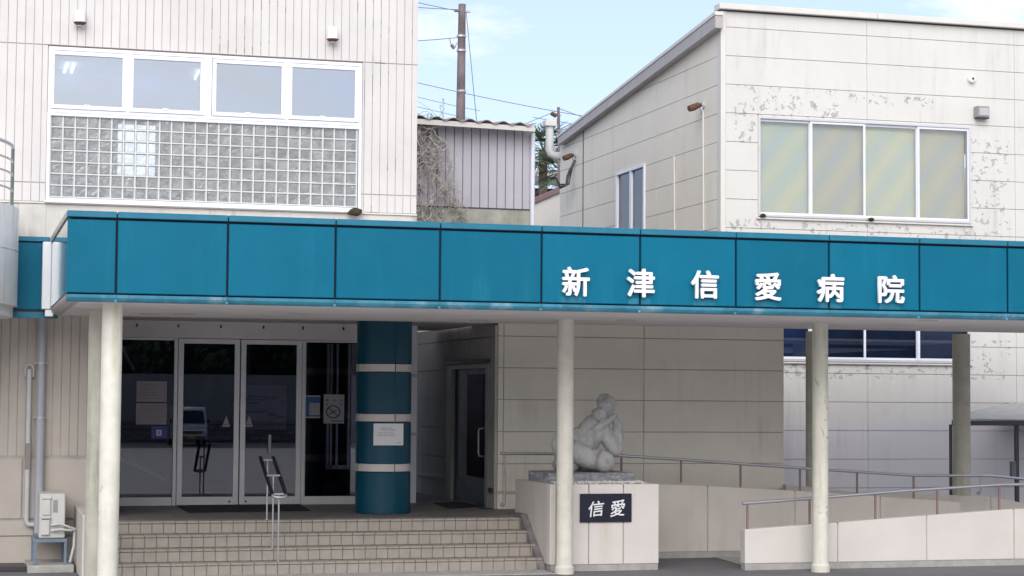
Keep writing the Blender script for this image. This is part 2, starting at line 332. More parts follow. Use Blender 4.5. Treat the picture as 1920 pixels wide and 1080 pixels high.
# ------------------------------------------------------------ shared small builders
def ell(p0, p1):
    return p0, p1
def frame_rect(mb, x0, x1, z0, z1, y0, y1, t):
    mb.box(x0, x1, y0, y1, z1-t, z1); mb.box(x0, x1, y0, y1, z0, z0+t)
    mb.box(x0, x0+t, y0, y1, z0+t, z1-t); mb.box(x1-t, x1, y0, y1, z0+t, z1-t)
def text_mesh(ch, height, depth, off=0.0):
    c = bpy.data.curves.new('glyph', 'FONT'); c.body = ch; c.size = 1; c.extrude = .5
    o = bpy.data.objects.new('glyph', c); COL.objects.link(o)
    dg = bpy.context.evaluated_depsgraph_get(); me = bpy.data.meshes.new_from_object(o.evaluated_get(dg))
    bpy.data.objects.remove(o); bpy.data.curves.remove(c)
    xs = [v.co.x for v in me.vertices]; ys = [v.co.y for v in me.vertices]
    cx, cy = (min(xs)+max(xs))/2, (min(ys)+max(ys))/2; k = height/(max(ys)-min(ys)); wd = k*(max(xs)-min(xs))
    for v in me.vertices:   # stand it up: local x -> X, y -> Z, thickness -> Y
        x, y, z = v.co; v.co = ((x-cx)*k, -z*depth, (y-cy)*k)
    return me, wd
def text_obj(name, ch, c, height, depth, m, parent=None, off=0.0, width=None, **kw):
    me, wd = text_mesh(ch, height, depth, off)
    if width:
        for v in me.vertices: v.co.x *= width/wd
    if off:   # heavier strokes: a few slightly shifted copies, each at its own depth
        b = bmesh.new(); k = off*height
        for i, (dx_, dz_) in enumerate(((0, 0), (1, .35), (-1, -.35), (.35, -1), (-.35, 1), (.7, .7), (-.7, -.7))):
            t_ = me.copy(); t_.transform(Matrix.Translation((dx_*k, -.0005*i, dz_*k))); b.from_mesh(t_); bpy.data.meshes.remove(t_)
        me = bpy.data.meshes.new(name); b.to_mesh(me); b.free()
    me.materials.clear(); me.materials.append(m); me.name = name
    o = bpy.data.objects.new(name, me); COL.objects.link(o); o.location = c
    if parent: o.parent = parent; o.matrix_parent_inverse = Matrix.Translation(-parent.location)
    for k, v in kw.items(): o[k] = v
    return o
def ink_lines(mb, x0, x1, z0, z1, y, rows, seed, h=.007):
    rnd = random.Random(seed)
    for i in range(rows):
        z = z1 - (i+.5)*(z1-z0)/rows; x = x0 + rnd.random()*.1*(x1-x0); end = x1 - rnd.random()*.35*(x1-x0)
        while x < end:
            l = .008+rnd.random()*.03; mb.box(x, min(x+l, end), y-.0015, y, z-h/2, z+h/2); x += l+.006+rnd.random()*.01
YL, YE, YM, YF, XS = 4.7, 7.3, 5.8, 8.62, 10.55
ZF = .635                                  # porch floor
# ============================================================ GROUND
g = MB(); g.quad((-400,-400,0),(400,-400,0),(400,600,0),(-400,600,0)); g.build('ground', M['asphalt'], kind='structure')
# unseen pale apron added to bounce light under the canopy; a concrete drain strip runs before the steps
g = MB(); g.box(-60, 70, -48, -.6, .001, .006); g.build('bounce_apron', mat('pale_bounce_apron', (.60,.57,.52), .9, .15, .7, .3, 90), kind='structure')
g = MB(); g.box(-.6, 5.76, 2.35, 2.95, .001, .012); g.build('path', M['plinth'], kind='structure')
g = MB(); g.prism([onZ(1325,1041,.006),onZ(1400,1062,.006),(12.4,2.62,.006),(12.4,4.35,.006),(8.9,4.35,.006)], (0,0,.003)); g.build('ramp_floor', M['plinth'], kind='structure')

# ============================================================ cell walls
def clip(poly, a, b, c):        # keep a*u+b*v <= c
    out = []
    for i in range(len(poly)):
        p, q = poly[i], poly[(i+1) % len(poly)]; fp, fq = a*p[0]+b*p[1]-c, a*q[0]+b*q[1]-c
        if fp <= 0: out.append(p)
        if (fp < 0) != (fq < 0) and abs(fp-fq) > 1e-9:
            t = fp/(fp-fq); out.append((p[0]+t*(q[0]-p[0]), p[1]+t*(q[1]-p[1])))
    return out
def rect_minus(r, h):
    x0, x1, z0, z1 = r; a, b, c, d = h
    if a >= x1 or b <= x0 or c >= z1 or d <= z0: return [r]
    o = []
    if a > x0: o.append((x0, a, z0, z1))
    if b < x1: o.append((b, x1, z0, z1))
    m0, m1 = max(x0, a), min(x1, b)
    if d < z1: o.append((m0, m1, d, z1))
    if c > z0: o.append((m0, m1, z0, c))
    return o
def cells(mb, us, vs_, holes, pt, vec, gap=.009, clipl=None, bev=0, gapv=None):
    gv = gap if gapv is None else gapv
    for i in range(len(us)-1):
        for j in range(len(vs_)-1):
            rs = [(us[i]+gap/2, us[i+1]-gap/2, vs_[j]+gv/2, vs_[j+1]-gv/2)]
            for h in holes: rs = [q for r in rs for q in rect_minus(r, h)]
            for (a, b, c, d) in rs:
                if b-a < .004 or d-c < .004: continue
                poly = [(a, c), (b, c), (b, d), (a, d)]
                if clipl: poly = clip(poly, *clipl)
                if len(poly) < 3: continue
                mb.prism([pt(u, v) for u, v in poly], vec, bev)

# ============================================================ LEFT BUILDING
LB = thing('hospital_building', 'cream hospital block with vertical board siding, row of white windows and glass block panel', 'building', (2, YL+2, 0))
XR = onY(783, 200, YL).x
zj1 = (onY(0,77.2,YL).z+onY(782,123.7,YL).z)/2; zj2 = (onY(0,338,YL).z+onY(781,369,YL).z)/2; zb = (onY(680,397.4,YL).z+onY(783,402.6,YL).z)/2
wx0, wx1 = onY(89,230,YL).x, onY(677,250,YL).x
wz1 = (onY(90,86,YL).z+onY(678,120,YL).z)/2; wz0 = (onY(90,379,YL).z+onY(672,393,YL).z)/2
pitch = .1113; x = XR-.085; us = [XR, x]
while x > -9: x -= pitch; us.append(x)
us = us[::-1]
m = MB(); cells(m, us, [zb, zj2, zj1, 9.6], [(wx0-.012, wx1+.012, wz0-.01, wz1+.012)], lambda u, v: (u, YL, v), (0, .02, 0), .0085, gapv=.014)
m.build('siding', M['siding'], LB)
m = MB()
for a, b, c, d in ((-9, wx0, zb, 9.6), (wx1, XR-.004, zb, 9.6), (wx0, wx1, wz1, 9.6), (wx0, wx1, zb, wz0)):
    m.box(a, b, YL+.012, YL+.22, c, d)
m.box(XR-.03, XR-.003, YL+.2, 13, 3.4, 9.6); m.box(-9, XR-.03, 12.8, 13, 3.4, 9.6)
m.build('wall', M['groove'], LB)
m = MB(); m.box(-9, XR-.01, YL+.03, 13, 9.6, 9.9); m.build('roof', M['roofmetal'], LB)
# concrete band under the siding
m = MB(); m.box(onY(34,400,YL).x, onY(86,400,YL).x, YL-.012, YL+.2, 4.05, zb-.03); m.box(-9, onY(34,400,YL).x-.003, YL-.004, YL+.2, 4.05, zb-.03)
m.build('stained_base_band', M['concrete'], LB, label='rain-stained concrete base band')
m = MB(); m.box(onY(86,400,YL).x+.002, XR, YL-.008, YL+.2, 4.05, zb-.03); m.build('base_band', M['concrete'], LB)
m = MB(); m.box(-9, XR+.004, YL-.03, YL+.05, zb-.026, zb-.004, .004); m.build('flashing', M['parapet'], LB)
# interior of the upper room
m = MB(); m.box(-1.6, 4.3, 10, 10.1, 4.3, 7.6); m.box(-1.7, -1.6, YL+.3, 10, 4.3, 7.6); m.box(4.3, 4.4, YL+.3, 10, 4.3, 7.6); m.box(-1.6, 4.3, YL+.3, 10, 4.2, 4.3)
m.build('room_wall', M['innergrey'], LB)
m = MB(); m.box(-1.6, 4.3, YL+.3, 10, 7.42, 7.5); m.build('room_ceiling', M['ceil'], LB)
m = MB(); bx0, bx1 = onY(221,280,9.0).x, onY(291,280,9.0).x; m.box(bx0, bx1, 9.0, 9.03, onY(250,331,9.0).z, onY(250,234,9.0).z)
m.build('bright_opening', M['winlit'], LB)
# row of four awning windows
wt = (onY(92,214,YL).z+onY(672,233,YL).z)/2
m = MB(); frame_rect(m, wx0, wx1, wt-.0, wz1, YL-.03, YL+.12, .045)
m.build('window_frame', M['whitetrim'], LB)
panes = [((102,102.5),(228.5,201)), ((250,111),(374.5,207)), ((405,121),(526.5,217)), ((547,129),(664,224))]
for (a, b) in panes:
    p, q = onY(*a, YL), onY(*b, YL); x0, x1, z1, z0 = p.x, q.x, p.z-.02, q.z+.02
    zc = (z0+z1)/2; z0, z1 = wt+.10, wz1-.105
    m = MB(); frame_rect(m, x0-.05, x1+.05, z0-.05, z1+.05, YL-.045, YL+.02, .052)
    s = m.build('window', M['whitetrim'], LB)
    m = MB(); m.box(x0-.004, x1+.004, YL-.012, YL-.006, z0-.004, z1+.004); m.build('pane', M['glassup'], s)
    m = MB(); xc = x0+(x1-x0)*.48; m.box(xc-.035, xc+.045, YL-.055, YL-.046, z0-.012, z0+.012, .003); m.box(x0+.1, xc-.05, YL-.004, YL+.02, z0+.004, z0+.016)
    m.build('catch', M['white'], s)
for px in (240, 389.5, 537):
    c = onY(px, 160, YL).x; wv = .035 if px != 389.5 else .05; m = MB()
    m.box(c-wv, c+wv, YL-.032, YL+.1, wt+.046, wz1-.046); m.build('mullion', M['whitetrim'], LB)
m = MB(); m.box(wx0-.01, wx1+.01, YL-.008, YL+.012, wz1+.0015, wz1+.016); m.build('lintel_flashing', M['rust'], LB)
# glass blocks
gx0, gx1 = onY(94,300,YL).x, onY(669,300,YL).x; gz1 = (onY(94,216.7,YL).z+onY(669,240,YL).z)/2; gz0 = (onY(93,368.5,YL).z+onY(668,387.5,YL).z)/2
m = MB(); frame_rect(m, wx0-.004, wx1+.004, wz0, wt-.003, YL-.026, YL+.1, .04)
m.build('block_frame', M['whitetrim'], LB)
nx, nz = 26, 7; dx, dz = (gx1-gx0)/nx, (gz1-gz0)/nz
m = MB(); m.box(wx0+.03, wx1-.03, YL+.004, YL+.012, gz1-.003, wt-.03)
for i in range(nx+1): m.box(gx0+i*dx-.009, gx0+i*dx+.009, YL+.002, YL+.07, gz0-.01, gz1+.01)
for j in range(nz+1):
    for i in range(nx): m.box(gx0+i*dx+.0095, gx0+(i+1)*dx-.0095, YL+.0025, YL+.07, gz0+j*dz-.008, gz0+j*dz+.008)
bp = m.build('glass_block_panel', M['mortar'], LB)
m = MB(); rnd = random.Random(3)
for i in range(nx):
    for j in range(nz):
        a, b, c, d = gx0+i*dx+.0095, gx0+(i+1)*dx-.0095, gz0+j*dz+.0085, gz0+(j+1)*dz-.0085
        y0 = YL+.012; t = .012; e = rnd.uniform(-.0015, .0015); f = rnd.uniform(-.0015, .0015)
        o_ = [(a, y0+.012, c), (b, y0+.012, c), (b, y0+.012, d), (a, y0+.012, d)]; i_ = [(a+t, y0+e, c+t), (b-t, y0-e, c+t), (b-t, y0+f, d-t), (a+t, y0-f, d-t)]
        for k in range(4): m.quad(o_[k], o_[(k+1) % 4], i_[(k+1) % 4], i_[k])
        m.quad(*i_)
m.build('glass_block', M['block'], bp, kind='stuff')
m = MB(); m.box(wx0-.02, wx1+.03, YL-.07, YL+.02, wz0-.028, wz0-.003, .004); m.build('window_sill', M['whitetrim'], LB)
m = MB(); m.box(wx0+.0, wx1, YL-.02, YL-.01, wz0-.045, wz0-.03); m.build('sill_gap', M['darkmetal'], LB)
# lower wall left of the entrance
xe = .30
zl = 1.42
us2 = [u for u in us if u < xe-.05]+[xe]
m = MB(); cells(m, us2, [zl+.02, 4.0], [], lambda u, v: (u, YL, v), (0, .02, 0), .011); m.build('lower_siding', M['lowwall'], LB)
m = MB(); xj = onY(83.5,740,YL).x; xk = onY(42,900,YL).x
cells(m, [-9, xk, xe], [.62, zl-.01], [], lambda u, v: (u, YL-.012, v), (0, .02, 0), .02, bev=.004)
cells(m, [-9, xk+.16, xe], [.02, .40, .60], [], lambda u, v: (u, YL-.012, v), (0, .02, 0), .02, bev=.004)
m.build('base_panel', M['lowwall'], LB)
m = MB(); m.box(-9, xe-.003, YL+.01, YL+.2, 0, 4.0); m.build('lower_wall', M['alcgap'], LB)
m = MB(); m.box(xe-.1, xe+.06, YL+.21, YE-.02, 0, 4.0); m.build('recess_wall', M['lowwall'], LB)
# entrance screen
def px(x, Y=YE): return onY(x, 790, Y).x
def pz(y, x=440, Y=YE): return onY(x, y, Y).z
ex1 = px(676)
m = MB(); m.box(xe+.06, ex1, YE-.03, YE+.2, pz(636)+.004, 3.4); m.build('header_panel', M['soffit'], LB)
for q in (253, 331, 411, 491, 565, 641):
    m = MB(); m.box(px(q)-.012, px(q)+.012, YE-.05, YE-.031, pz(616), pz(610)); m.build('header_bracket', M['darkmetal'], LB)
zt, zbm = pz(636), ZF+.002
zr0, zr1 = ZF+.003, ZF+.125
def screen(name, x0, x1, y, lab=None):
    m = MB(); m.box(x0, x1, y-.02, y+.04, zr0, zr1, .003); m.box(x0, x1, y-.018, y+.04, zt-.03, zt); m.box(x0, x0+.012, y-.016, y+.035, zr1, zt-.03)
    s = m.build(name, M['silver'], LB)
    m = MB(); m.box(x0+.002, x1-.002, y, y+.008, zr1-.003, zt-.029); m.build('pane', M['glassdoor'], s); return s
XA, XB, XC, XD = xe+.06, px(324), px(571), ex1
screen('side_screen', XA, XB, YE); screen('side_screen', XC+.0, XD, YE)
for c, wd in ((px(328), .055), (px(567.5), .055)):
    m = MB(); m.box(c-wd/2, c+wd/2, YE-.035, YE+.06, zr0, zt, .004); m.build('mullion', M['silver'], LB)
for a, b, lk in ((px(332), px(447.3), .82), (px(449.3), px(563.5), .14)):
    m = MB(); st = .078; y0, y1 = YE-.06, YE-.022
    m.box(a, a+st, y0, y1, zr0, zt-.004, .003); m.box(b-st, b, y0, y1, zr0, zt-.004, .003)
    m.box(a+st, b-st, y0+.002, y1-.002, zr0, zr1+.005, .002); m.box(a+st, b-st, y0+.002, y1-.002, zt-.075, zt-.004, .002)
    d = m.build('door', M['silver'], LB)
    m = MB(); m.box(a+st-.003, b-st+.003, y0+.014, y0+.022, zr1, zt-.07); m.build('pane', M['glassdoor'], d)
    m = MB(); lx = b-st-.05 if lk > .5 else a+st+.02; m.lathe([(.0, -.006), (.016, -.004), (.016, .004)], (lx, y0-.001, zr0+.055), 16, axis='Y'); m.build('lock', M['darkmetal'], d)
    # hand-shaped push sticker
    sx = b-st-.11 if lk > .5 else a+st+.055; z = pz(797)
    m = MB(); m.prism([(sx-.045, y0+.012, z+.015), (sx+.045, y0+.012, z+.015), (sx, y0+.012, z+.14)], (0, -.002, 0)); m.box(sx-.055, sx+.055, y0+.01, y0+.012, z-.025, z+.008)
    m.build('sticker', M['paperdim'], d)
# vestibule interior
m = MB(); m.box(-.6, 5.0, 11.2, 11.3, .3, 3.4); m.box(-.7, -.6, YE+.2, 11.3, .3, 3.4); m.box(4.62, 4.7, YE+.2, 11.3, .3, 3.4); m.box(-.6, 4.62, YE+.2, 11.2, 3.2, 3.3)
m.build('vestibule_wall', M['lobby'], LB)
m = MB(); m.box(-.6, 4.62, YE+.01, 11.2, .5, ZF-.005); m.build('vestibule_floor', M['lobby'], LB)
m = MB()
for a, b, Y in ((612,617,8.4),(619,623,8.4),(630,634,8.4),(652,656,8.3),(658,668,8.3)):
    m.box(px(a, Y), px(b, Y), Y, Y+.06, pz(880, 640, Y), pz(645, 640, Y))
m.box(px(615,8.4), px(660,8.4), 8.4, 8.44, pz(880,640,8.4), pz(872,640,8.4))
m.build('inner_window_frame', M['silver'], LB)
# corner strip right of the tall column
m = MB(); a, b = onY(770.5,800,YE+.3).x, onY(779,800,YE+.3).x; m.box(a-.3, b, YE+.22, YE+.4, .3, 3.34); m.build('corner_post', M['whitetrim'], LB)
for z_ in (2.55, 1.66): m = MB(); m.box(a-.02, b+.01, YE+.2, YE+.219, z_, z_+.045); m.build('corner_joint', M['silvergrey'], LB)

# ============================================================ RIGHT BUILDING
RB = thing('annex_building', 'pale panelled annex with sloping roof, flaking paint and a wide sliding window', 'building', (13, YF+2, 0))
zc0, dzc = 8.4934, .48281
zs = [zc0-dzc*k for k in range(-1, 18)]; zs = [z for z in zs if z > -.1]; zs = [8.76]+[z for z in zs if z < 8.7]; zs = sorted(set(zs)); zs[0] = 0
fx = [XS+.09, onY(1626,300,YF).x, onY(1903,300,YF).x]; st = fx[2]-fx[1]; fx += [fx[2]+st, fx[2]+2*st]
hx0, hx1 = onY(1421,300,YF).x, onY(1819,300,YF).x; hz1 = (onY(1424,220,YF).z+onY(1816,236,YF).z)/2; hz0 = (onY(1424,408,YF).z+onY(1816,417,YF).z)/2
lx0, lx1 = onY(1440,640,YF).x, onY(1819,640,YF).x; lz0 = (onY(1480,676,YF).z+onY(1790,682,YF).z)/2; lz1 = lz0+1.1
holes = [(hx0, hx1, hz0, hz1), (lx0, lx1, lz0, lz1)]
m = MB(); cells(m, fx, zs, holes, lambda u, v: (u, YF, v), (0, .03, 0), .006, bev=.0015, gapv=.009); m.build('front_panel', M['alcfront'], RB)
bk = MB()
for a, b, c, d in ((XS+.09, hx0, 0, 8.76), (hx1, fx[-1], 0, 8.76), (hx0, hx1, hz1, 8.76), (hx0, hx1, lz1, hz0), (hx0, hx1, 0, lz0)): bk.box(a, b, YF+.02, YF+.15, c, d)
m = MB(); m.box(XS-.004, XS+.088, YF-.012, YF+.15, 0, 8.76, .004); m.build('corner_trim', M['parapet'], RB)
# side wall, top follows the roof
YB = onX(1050, 300, XS).y
A = onX(1344, 52, XS); B = onX(1052, 276, XS); sl_ = (B.z-A.z)/(B.y-A.y)
roofz = lambda y: A.z+sl_*(y-A.y)
ys = [YF+.155, onX(1231.7,200,XS).y, onX(1150.4,300,XS).y, onX(1093.5,350,XS).y, YB]
hy0, hy1 = onX(1210,350,XS).y, onX(1156.5,350,XS).y; sz1 = onX(1183,316,XS).z
cl = (-sl_, 1, A.z-sl_*A.y)
m = MB(); cells(m, ys, zs+[9.2], [(hy0, hy1, 4.7, sz1)], lambda u, v: (XS, u, v), (.03, 0, 0), .008, clipl=cl, gapv=.010); m.build('side_panel', M['alcside'], RB)
bk.prism([(XS+.02, YF+.16, 0), (XS+.02, hy0, 0), (XS+.02, hy0, roofz(hy0)), (XS+.02, YF+.16, roofz(YF+.16))], (.12, 0, 0))
bk.prism([(XS+.02, hy1, 0), (XS+.02, YB, 0), (XS+.02, YB, roofz(YB)), (XS+.02, hy1, roofz(hy1))], (.12, 0, 0))
bk.prism([(XS+.02, hy0, sz1), (XS+.02, hy1, sz1), (XS+.02, hy1, roofz(hy1)), (XS+.02, hy0, roofz(hy0))], (.12, 0, 0))
bk.box(XS+.02, fx[-1], YB-.1, YB, 0, 7.5)
bk.build('wall', M['alcgap'], RB)
m = MB(); yj = ys[3]; m.box(XS-.006, XS+.004, yj-.022, yj+.022, 3, roofz(yj)-.02); m.build('rusty_joint', M['rust'], RB, label='rust-stained vertical joint')
# eave fascia and parapet cap
P0 = onX(1345, 26, XS-.14); P1 = onX(1046, 258, XS-.14); Q0 = onX(1345, 50, XS-.14); Q1 = onX(1046, 272, XS-.14)
m = MB(); m.prism([(XS-.14, YF-.10, Q0.z), (XS-.14, P1.y, Q1.z), (XS-.14, P1.y, P1.z), (XS-.14, YF-.10, P0.z)], (.13, 0, 0)); m.build('eave_fascia', M['roofmetal'], RB)
m = MB(); m.prism([(XS-.155, YF-.12, P0.z), (XS-.155, P1.y+.02, P1.z), (XS-.155, P1.y+.02, P1.z+.045), (XS-.155, YF-.12, P0.z+.06)], (.15, 0, 0)); m.build('eave_cap', M['parapet'], RB)
m = MB(); m.prism([(XS, YF+.2, roofz(YF)-.0), (XS, YB, roofz(YB)), (XS, YB, roofz(YB)+.1), (XS, YF+.2, roofz(YF)+.1)], (9, 0, 0)); m.build('roof', M['roofmetal'], RB)
xs_ = onY(1641, 40, YF).x
m = MB(); m.box(XS-.06, xs_-.003, YF-.10, YF+.16, 8.78, 8.875, .008); m.box(xs_+.003, fx[-1], YF-.10, YF+.16, 8.78, 8.875, .008); m.build('parapet_cap', M['parapet'], RB)
m = MB(); m.box(XS-.02, fx[-1], YF-.03, YF+.1, 8.762, 8.778); m.build('cap_gap', M['darkmetal'], RB)
def sliding(x0, x1, z0, z1, Y, mull, lab, glassm, blind, par, name='window'):
    m = MB(); frame_rect(m, x0-.012, x1+.012, z0-.012, z1+.012, Y-.03, Y+.10, .035)
    wf = m.build(name, M['silver'], par)
    n = len(mull)-1
    for i in range(n):
        a, b = mull[i], mull[i+1]; yy = Y+.02 if i % 2 == 0 else Y-.012
        m = MB(); frame_rect(m, a-.012, b+.012, z0+.026, z1-.026, yy, yy+.03, .038); s = m.build('sash', M['whitetrim'], wf)
        m = MB(); m.box(a+.02, b-.02, yy+.012, yy+.018, z0+.06, z1-.06); m.build('pane', (M['glassscreen'] if blind and i % 2 else glassm), wf)
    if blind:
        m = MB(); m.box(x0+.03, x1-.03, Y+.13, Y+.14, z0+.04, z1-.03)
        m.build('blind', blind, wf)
    return wf
# blinds with the iridescent sheen painted on as diagonal colour bands
bm_ = mat('painted_sheen_blind', (.7,.72,.66), .55, .03, 3, 0); t = bm_.node_tree; p = t.nodes['Principled BSDF']
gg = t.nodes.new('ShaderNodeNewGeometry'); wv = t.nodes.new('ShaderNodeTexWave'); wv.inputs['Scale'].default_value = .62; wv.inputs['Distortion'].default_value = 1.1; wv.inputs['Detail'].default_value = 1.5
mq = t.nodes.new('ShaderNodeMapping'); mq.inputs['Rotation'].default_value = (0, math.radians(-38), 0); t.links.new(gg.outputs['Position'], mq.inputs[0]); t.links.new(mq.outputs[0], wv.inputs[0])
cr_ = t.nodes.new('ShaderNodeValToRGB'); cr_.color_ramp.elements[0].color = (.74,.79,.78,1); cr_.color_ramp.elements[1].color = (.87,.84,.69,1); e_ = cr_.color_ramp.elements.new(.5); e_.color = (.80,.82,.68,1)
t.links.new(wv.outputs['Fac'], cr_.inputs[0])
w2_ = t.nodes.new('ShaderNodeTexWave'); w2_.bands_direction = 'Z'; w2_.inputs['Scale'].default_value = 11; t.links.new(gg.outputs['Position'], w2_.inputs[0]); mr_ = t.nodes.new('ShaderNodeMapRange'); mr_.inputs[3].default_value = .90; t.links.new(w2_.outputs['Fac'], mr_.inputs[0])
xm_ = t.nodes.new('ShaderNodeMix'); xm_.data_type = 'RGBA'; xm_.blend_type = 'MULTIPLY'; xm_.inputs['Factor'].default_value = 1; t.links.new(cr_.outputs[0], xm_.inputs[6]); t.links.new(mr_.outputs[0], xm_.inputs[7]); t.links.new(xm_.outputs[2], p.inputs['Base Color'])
mu = [onY(q, 320, YF).x for q in (1424, 1520, 1621, 1721, 1816)]
M['glassscreen'] = glass('screened_glass', (.895,.90,.895), .03, .05)
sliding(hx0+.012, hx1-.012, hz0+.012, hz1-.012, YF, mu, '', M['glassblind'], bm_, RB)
m = MB(); m.box(hx0-.03, hx1+.03, YF-.045, YF-.002, hz0-.045, hz0-.02, .003); m.build('window_sill', M['parapet'], RB)
mu2 = [lx0+.02]+[onY(q, 650, YF).x for q in (1519.5, 1622, 1722, 1817)]
sliding(lx0+.012, lx1-.012, lz0+.012, lz1-.012, YF, mu2, '', M['glasslow'], None, RB)
m = MB(); m.box(lx0-.03, lx1+.03, YF-.045, YF-.002, lz0-.04, lz0-.015, .003); m.build('window_sill', M['parapet'], RB)
cu = [mat('blue_reflect_sheet', (.10,.17,.34), .8, .2), mat('navy_reflect_sheet', (.05,.08,.16), .8, .2), mat('grey_reflect_sheet', (.22,.25,.34), .8, .2)]  # sheets added behind the panes, toned like the sky reflected in them
for (qa, qb, cm) in ((1440,1520,0),(1521,1621,1),(1623,1721,1),(1722,1816,2)):
    m = MB(); xa_, xb_ = onY(qa,650,YF+.2).x, onY(qb,650,YF+.2).x; n_ = 24
    for i_ in range(n_): x_ = xa_+(xb_-xa_)*i_/n_; m.box(x_, x_+(xb_-xa_)/n_, YF+.2+.004*(i_ % 2), YF+.23+.004*(i_ % 2), lz0, lz1)
    m.build('window_backing', cu[cm], RB)
m = MB(); m.box(hx0-.2, hx1+.2, YF+.9, YF+1.0, 0, 8); m.build('room_wall', M['innerdark'], RB)
# side window
m = MB()
for a, b, c, d in ((hy0, hy1, sz1-.05, sz1), (hy0, hy0+.06, 4.7, sz1-.05), (hy1-.07, hy1, 4.7, sz1-.05)): m.box(XS-.03, XS+.06, a, b, c, d)
ym = (hy0+hy1)/2-.02; m.box(XS-.02, XS+.05, ym-.05, ym+.05, 4.7, sz1-.05)
swn = m.build('window', M['whitetrim'], RB)
m = MB(); m.box(XS+.02, XS+.026, hy0+.05, hy1-.05, 4.7, sz1-.04); m.build('pane', M['glassdark'], swn)
m = MB()
for i in range(14): y = ym+.06+i*(hy1-ym-.1)/14; m.tube([(XS+.10, y, 4.7), (XS+.10, y, sz1-.06)], .022, 6)
m.build('window_backing', M['white'], swn)

# ============================================================ MIDDLE VOLUME (single storey behind the canopy)
MV = thing('service_wing', 'beige panelled wing with a dark side door behind the sculpture', 'building', (8, YM+1, 0))
xm0, xm1 = onY(933, 780, YM).x, onY(1470, 700, YM).x
zrow = [onY(1200, y, YM).z for y in (634.2, 692.3, 750.9, 810, 869.2)]
d_ = (zrow[0]-zrow[-1])/4; zr = [zrow[0]+d_, zrow[0], zrow[1], zrow[2], zrow[3], zrow[4], zrow[4]-d_+.05]
mx_ = [xm0+.0, onY(944.5,700,YM).x, onY(1207.5,700,YM).x, xm1]
zr = sorted([3.36]+zr[1:]); zr = [0, ZF+.24]+[z for z in zr if z > ZF+.4]
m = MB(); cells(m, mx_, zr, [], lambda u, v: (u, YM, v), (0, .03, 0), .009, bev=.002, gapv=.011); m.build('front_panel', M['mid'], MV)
m = MB(); m.box(xm0+.02, xm1-.002, YM+.022, YF-.003, 0, 3.355); m.build('wall', M['alcgap'], MV)
m = MB(); m.box(xm0-.01, xm1, YM-.02, YM-.002, ZF+.22, ZF+.262, .003); m.build('ledge', M['lowwall'], MV)
XM = xm0
dy0, dy1 = onX(921, 800, XM).y, onX(843, 800, XM).y; dzt = onX(880, 683, XM).z
yy = [YM+.035, 9.05, 12.2, 17]; 
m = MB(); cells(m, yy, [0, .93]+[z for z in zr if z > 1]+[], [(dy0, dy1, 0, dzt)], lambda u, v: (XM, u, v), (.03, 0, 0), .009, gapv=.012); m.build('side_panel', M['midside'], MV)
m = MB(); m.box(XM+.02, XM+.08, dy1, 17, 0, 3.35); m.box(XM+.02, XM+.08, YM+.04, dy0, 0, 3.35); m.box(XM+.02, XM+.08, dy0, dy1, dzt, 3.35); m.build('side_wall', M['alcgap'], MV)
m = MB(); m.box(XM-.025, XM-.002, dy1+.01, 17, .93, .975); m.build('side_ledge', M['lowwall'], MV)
m = MB(); m.box(XM-.05, XM+.1, dy0, dy0+.17, ZF, dzt); m.box(XM-.05, XM+.1, dy1-.28, dy1, ZF, dzt); m.box(XM-.05, XM+.1, dy0+.17, dy1-.28, dzt-.07, dzt); fr_ = m.build('door_frame', mat('muted_door_frame', (.33,.34,.34), .5, .1), MV)
m = MB(); m.box(XM-.09, XM+.02, dy0-.08, dy1+.06, dzt+.003, dzt+.05, .004); m.build('door_hood', M['darkmetal'], MV)
dm = mat('dark_side_door', (.07,.085,.11), .45, .2, 3, .05, 60)
yd = onX(872, 800, XM).y
m = MB(); m.box(XM+.0, XM+.04, dy0+.17, yd, ZF+.01, dzt-.07, .004); dr = m.build('door', dm, MV)
m = MB(); m.box(XM-.004, XM-.001, dy0+.24, yd-.12, 1.05, dzt-.15); m.build('pane', M['glassdark'], dr)
m = MB(); yh = onX(905, 830, XM).y; a = onX(905, 856, XM).z; b = onX(905, 803, XM).z
m.tube([(XM-.002, yh, a), (XM-.055, yh, a+.01), (XM-.065, yh, a+.05), (XM-.065, yh, b-.05), (XM-.055, yh, b-.01), (XM-.002, yh, b)], .013, 8); m.build('handle', M['steel'], dr, True)
m = MB(); m.box(XM+.01, XM+.03, yd+.06, dy1-.28, 1.0, dzt-.07); m.build('side_pane', dm, MV)
m = MB(); m.box(XM+.0, XM+.04, yd+.002, yd+.058, ZF+.01, dzt-.07); m.box(XM+.004, XM+.04, yd+.06, dy1-.28, ZF+.01, .998); m.build('side_light_frame', dm, MV)
m = MB(); m.box(XM+.1, XM+.12, dy0, dy1, .5, 3); m.build('inner_wall', M['innerdark'], MV)
m = MB(); m.box(XM-.045, XM-.003, YM-.0, YM+.33, ZF, 3.30); m.build('downpipe_cover', M['midside'], MV)
m = MB(); m.box(XM-.08, XM-.047, YM+.02, YM+.22, ZF+.23, ZF+.3, .004); m.build('bracket', M['darkmetal'], MV)
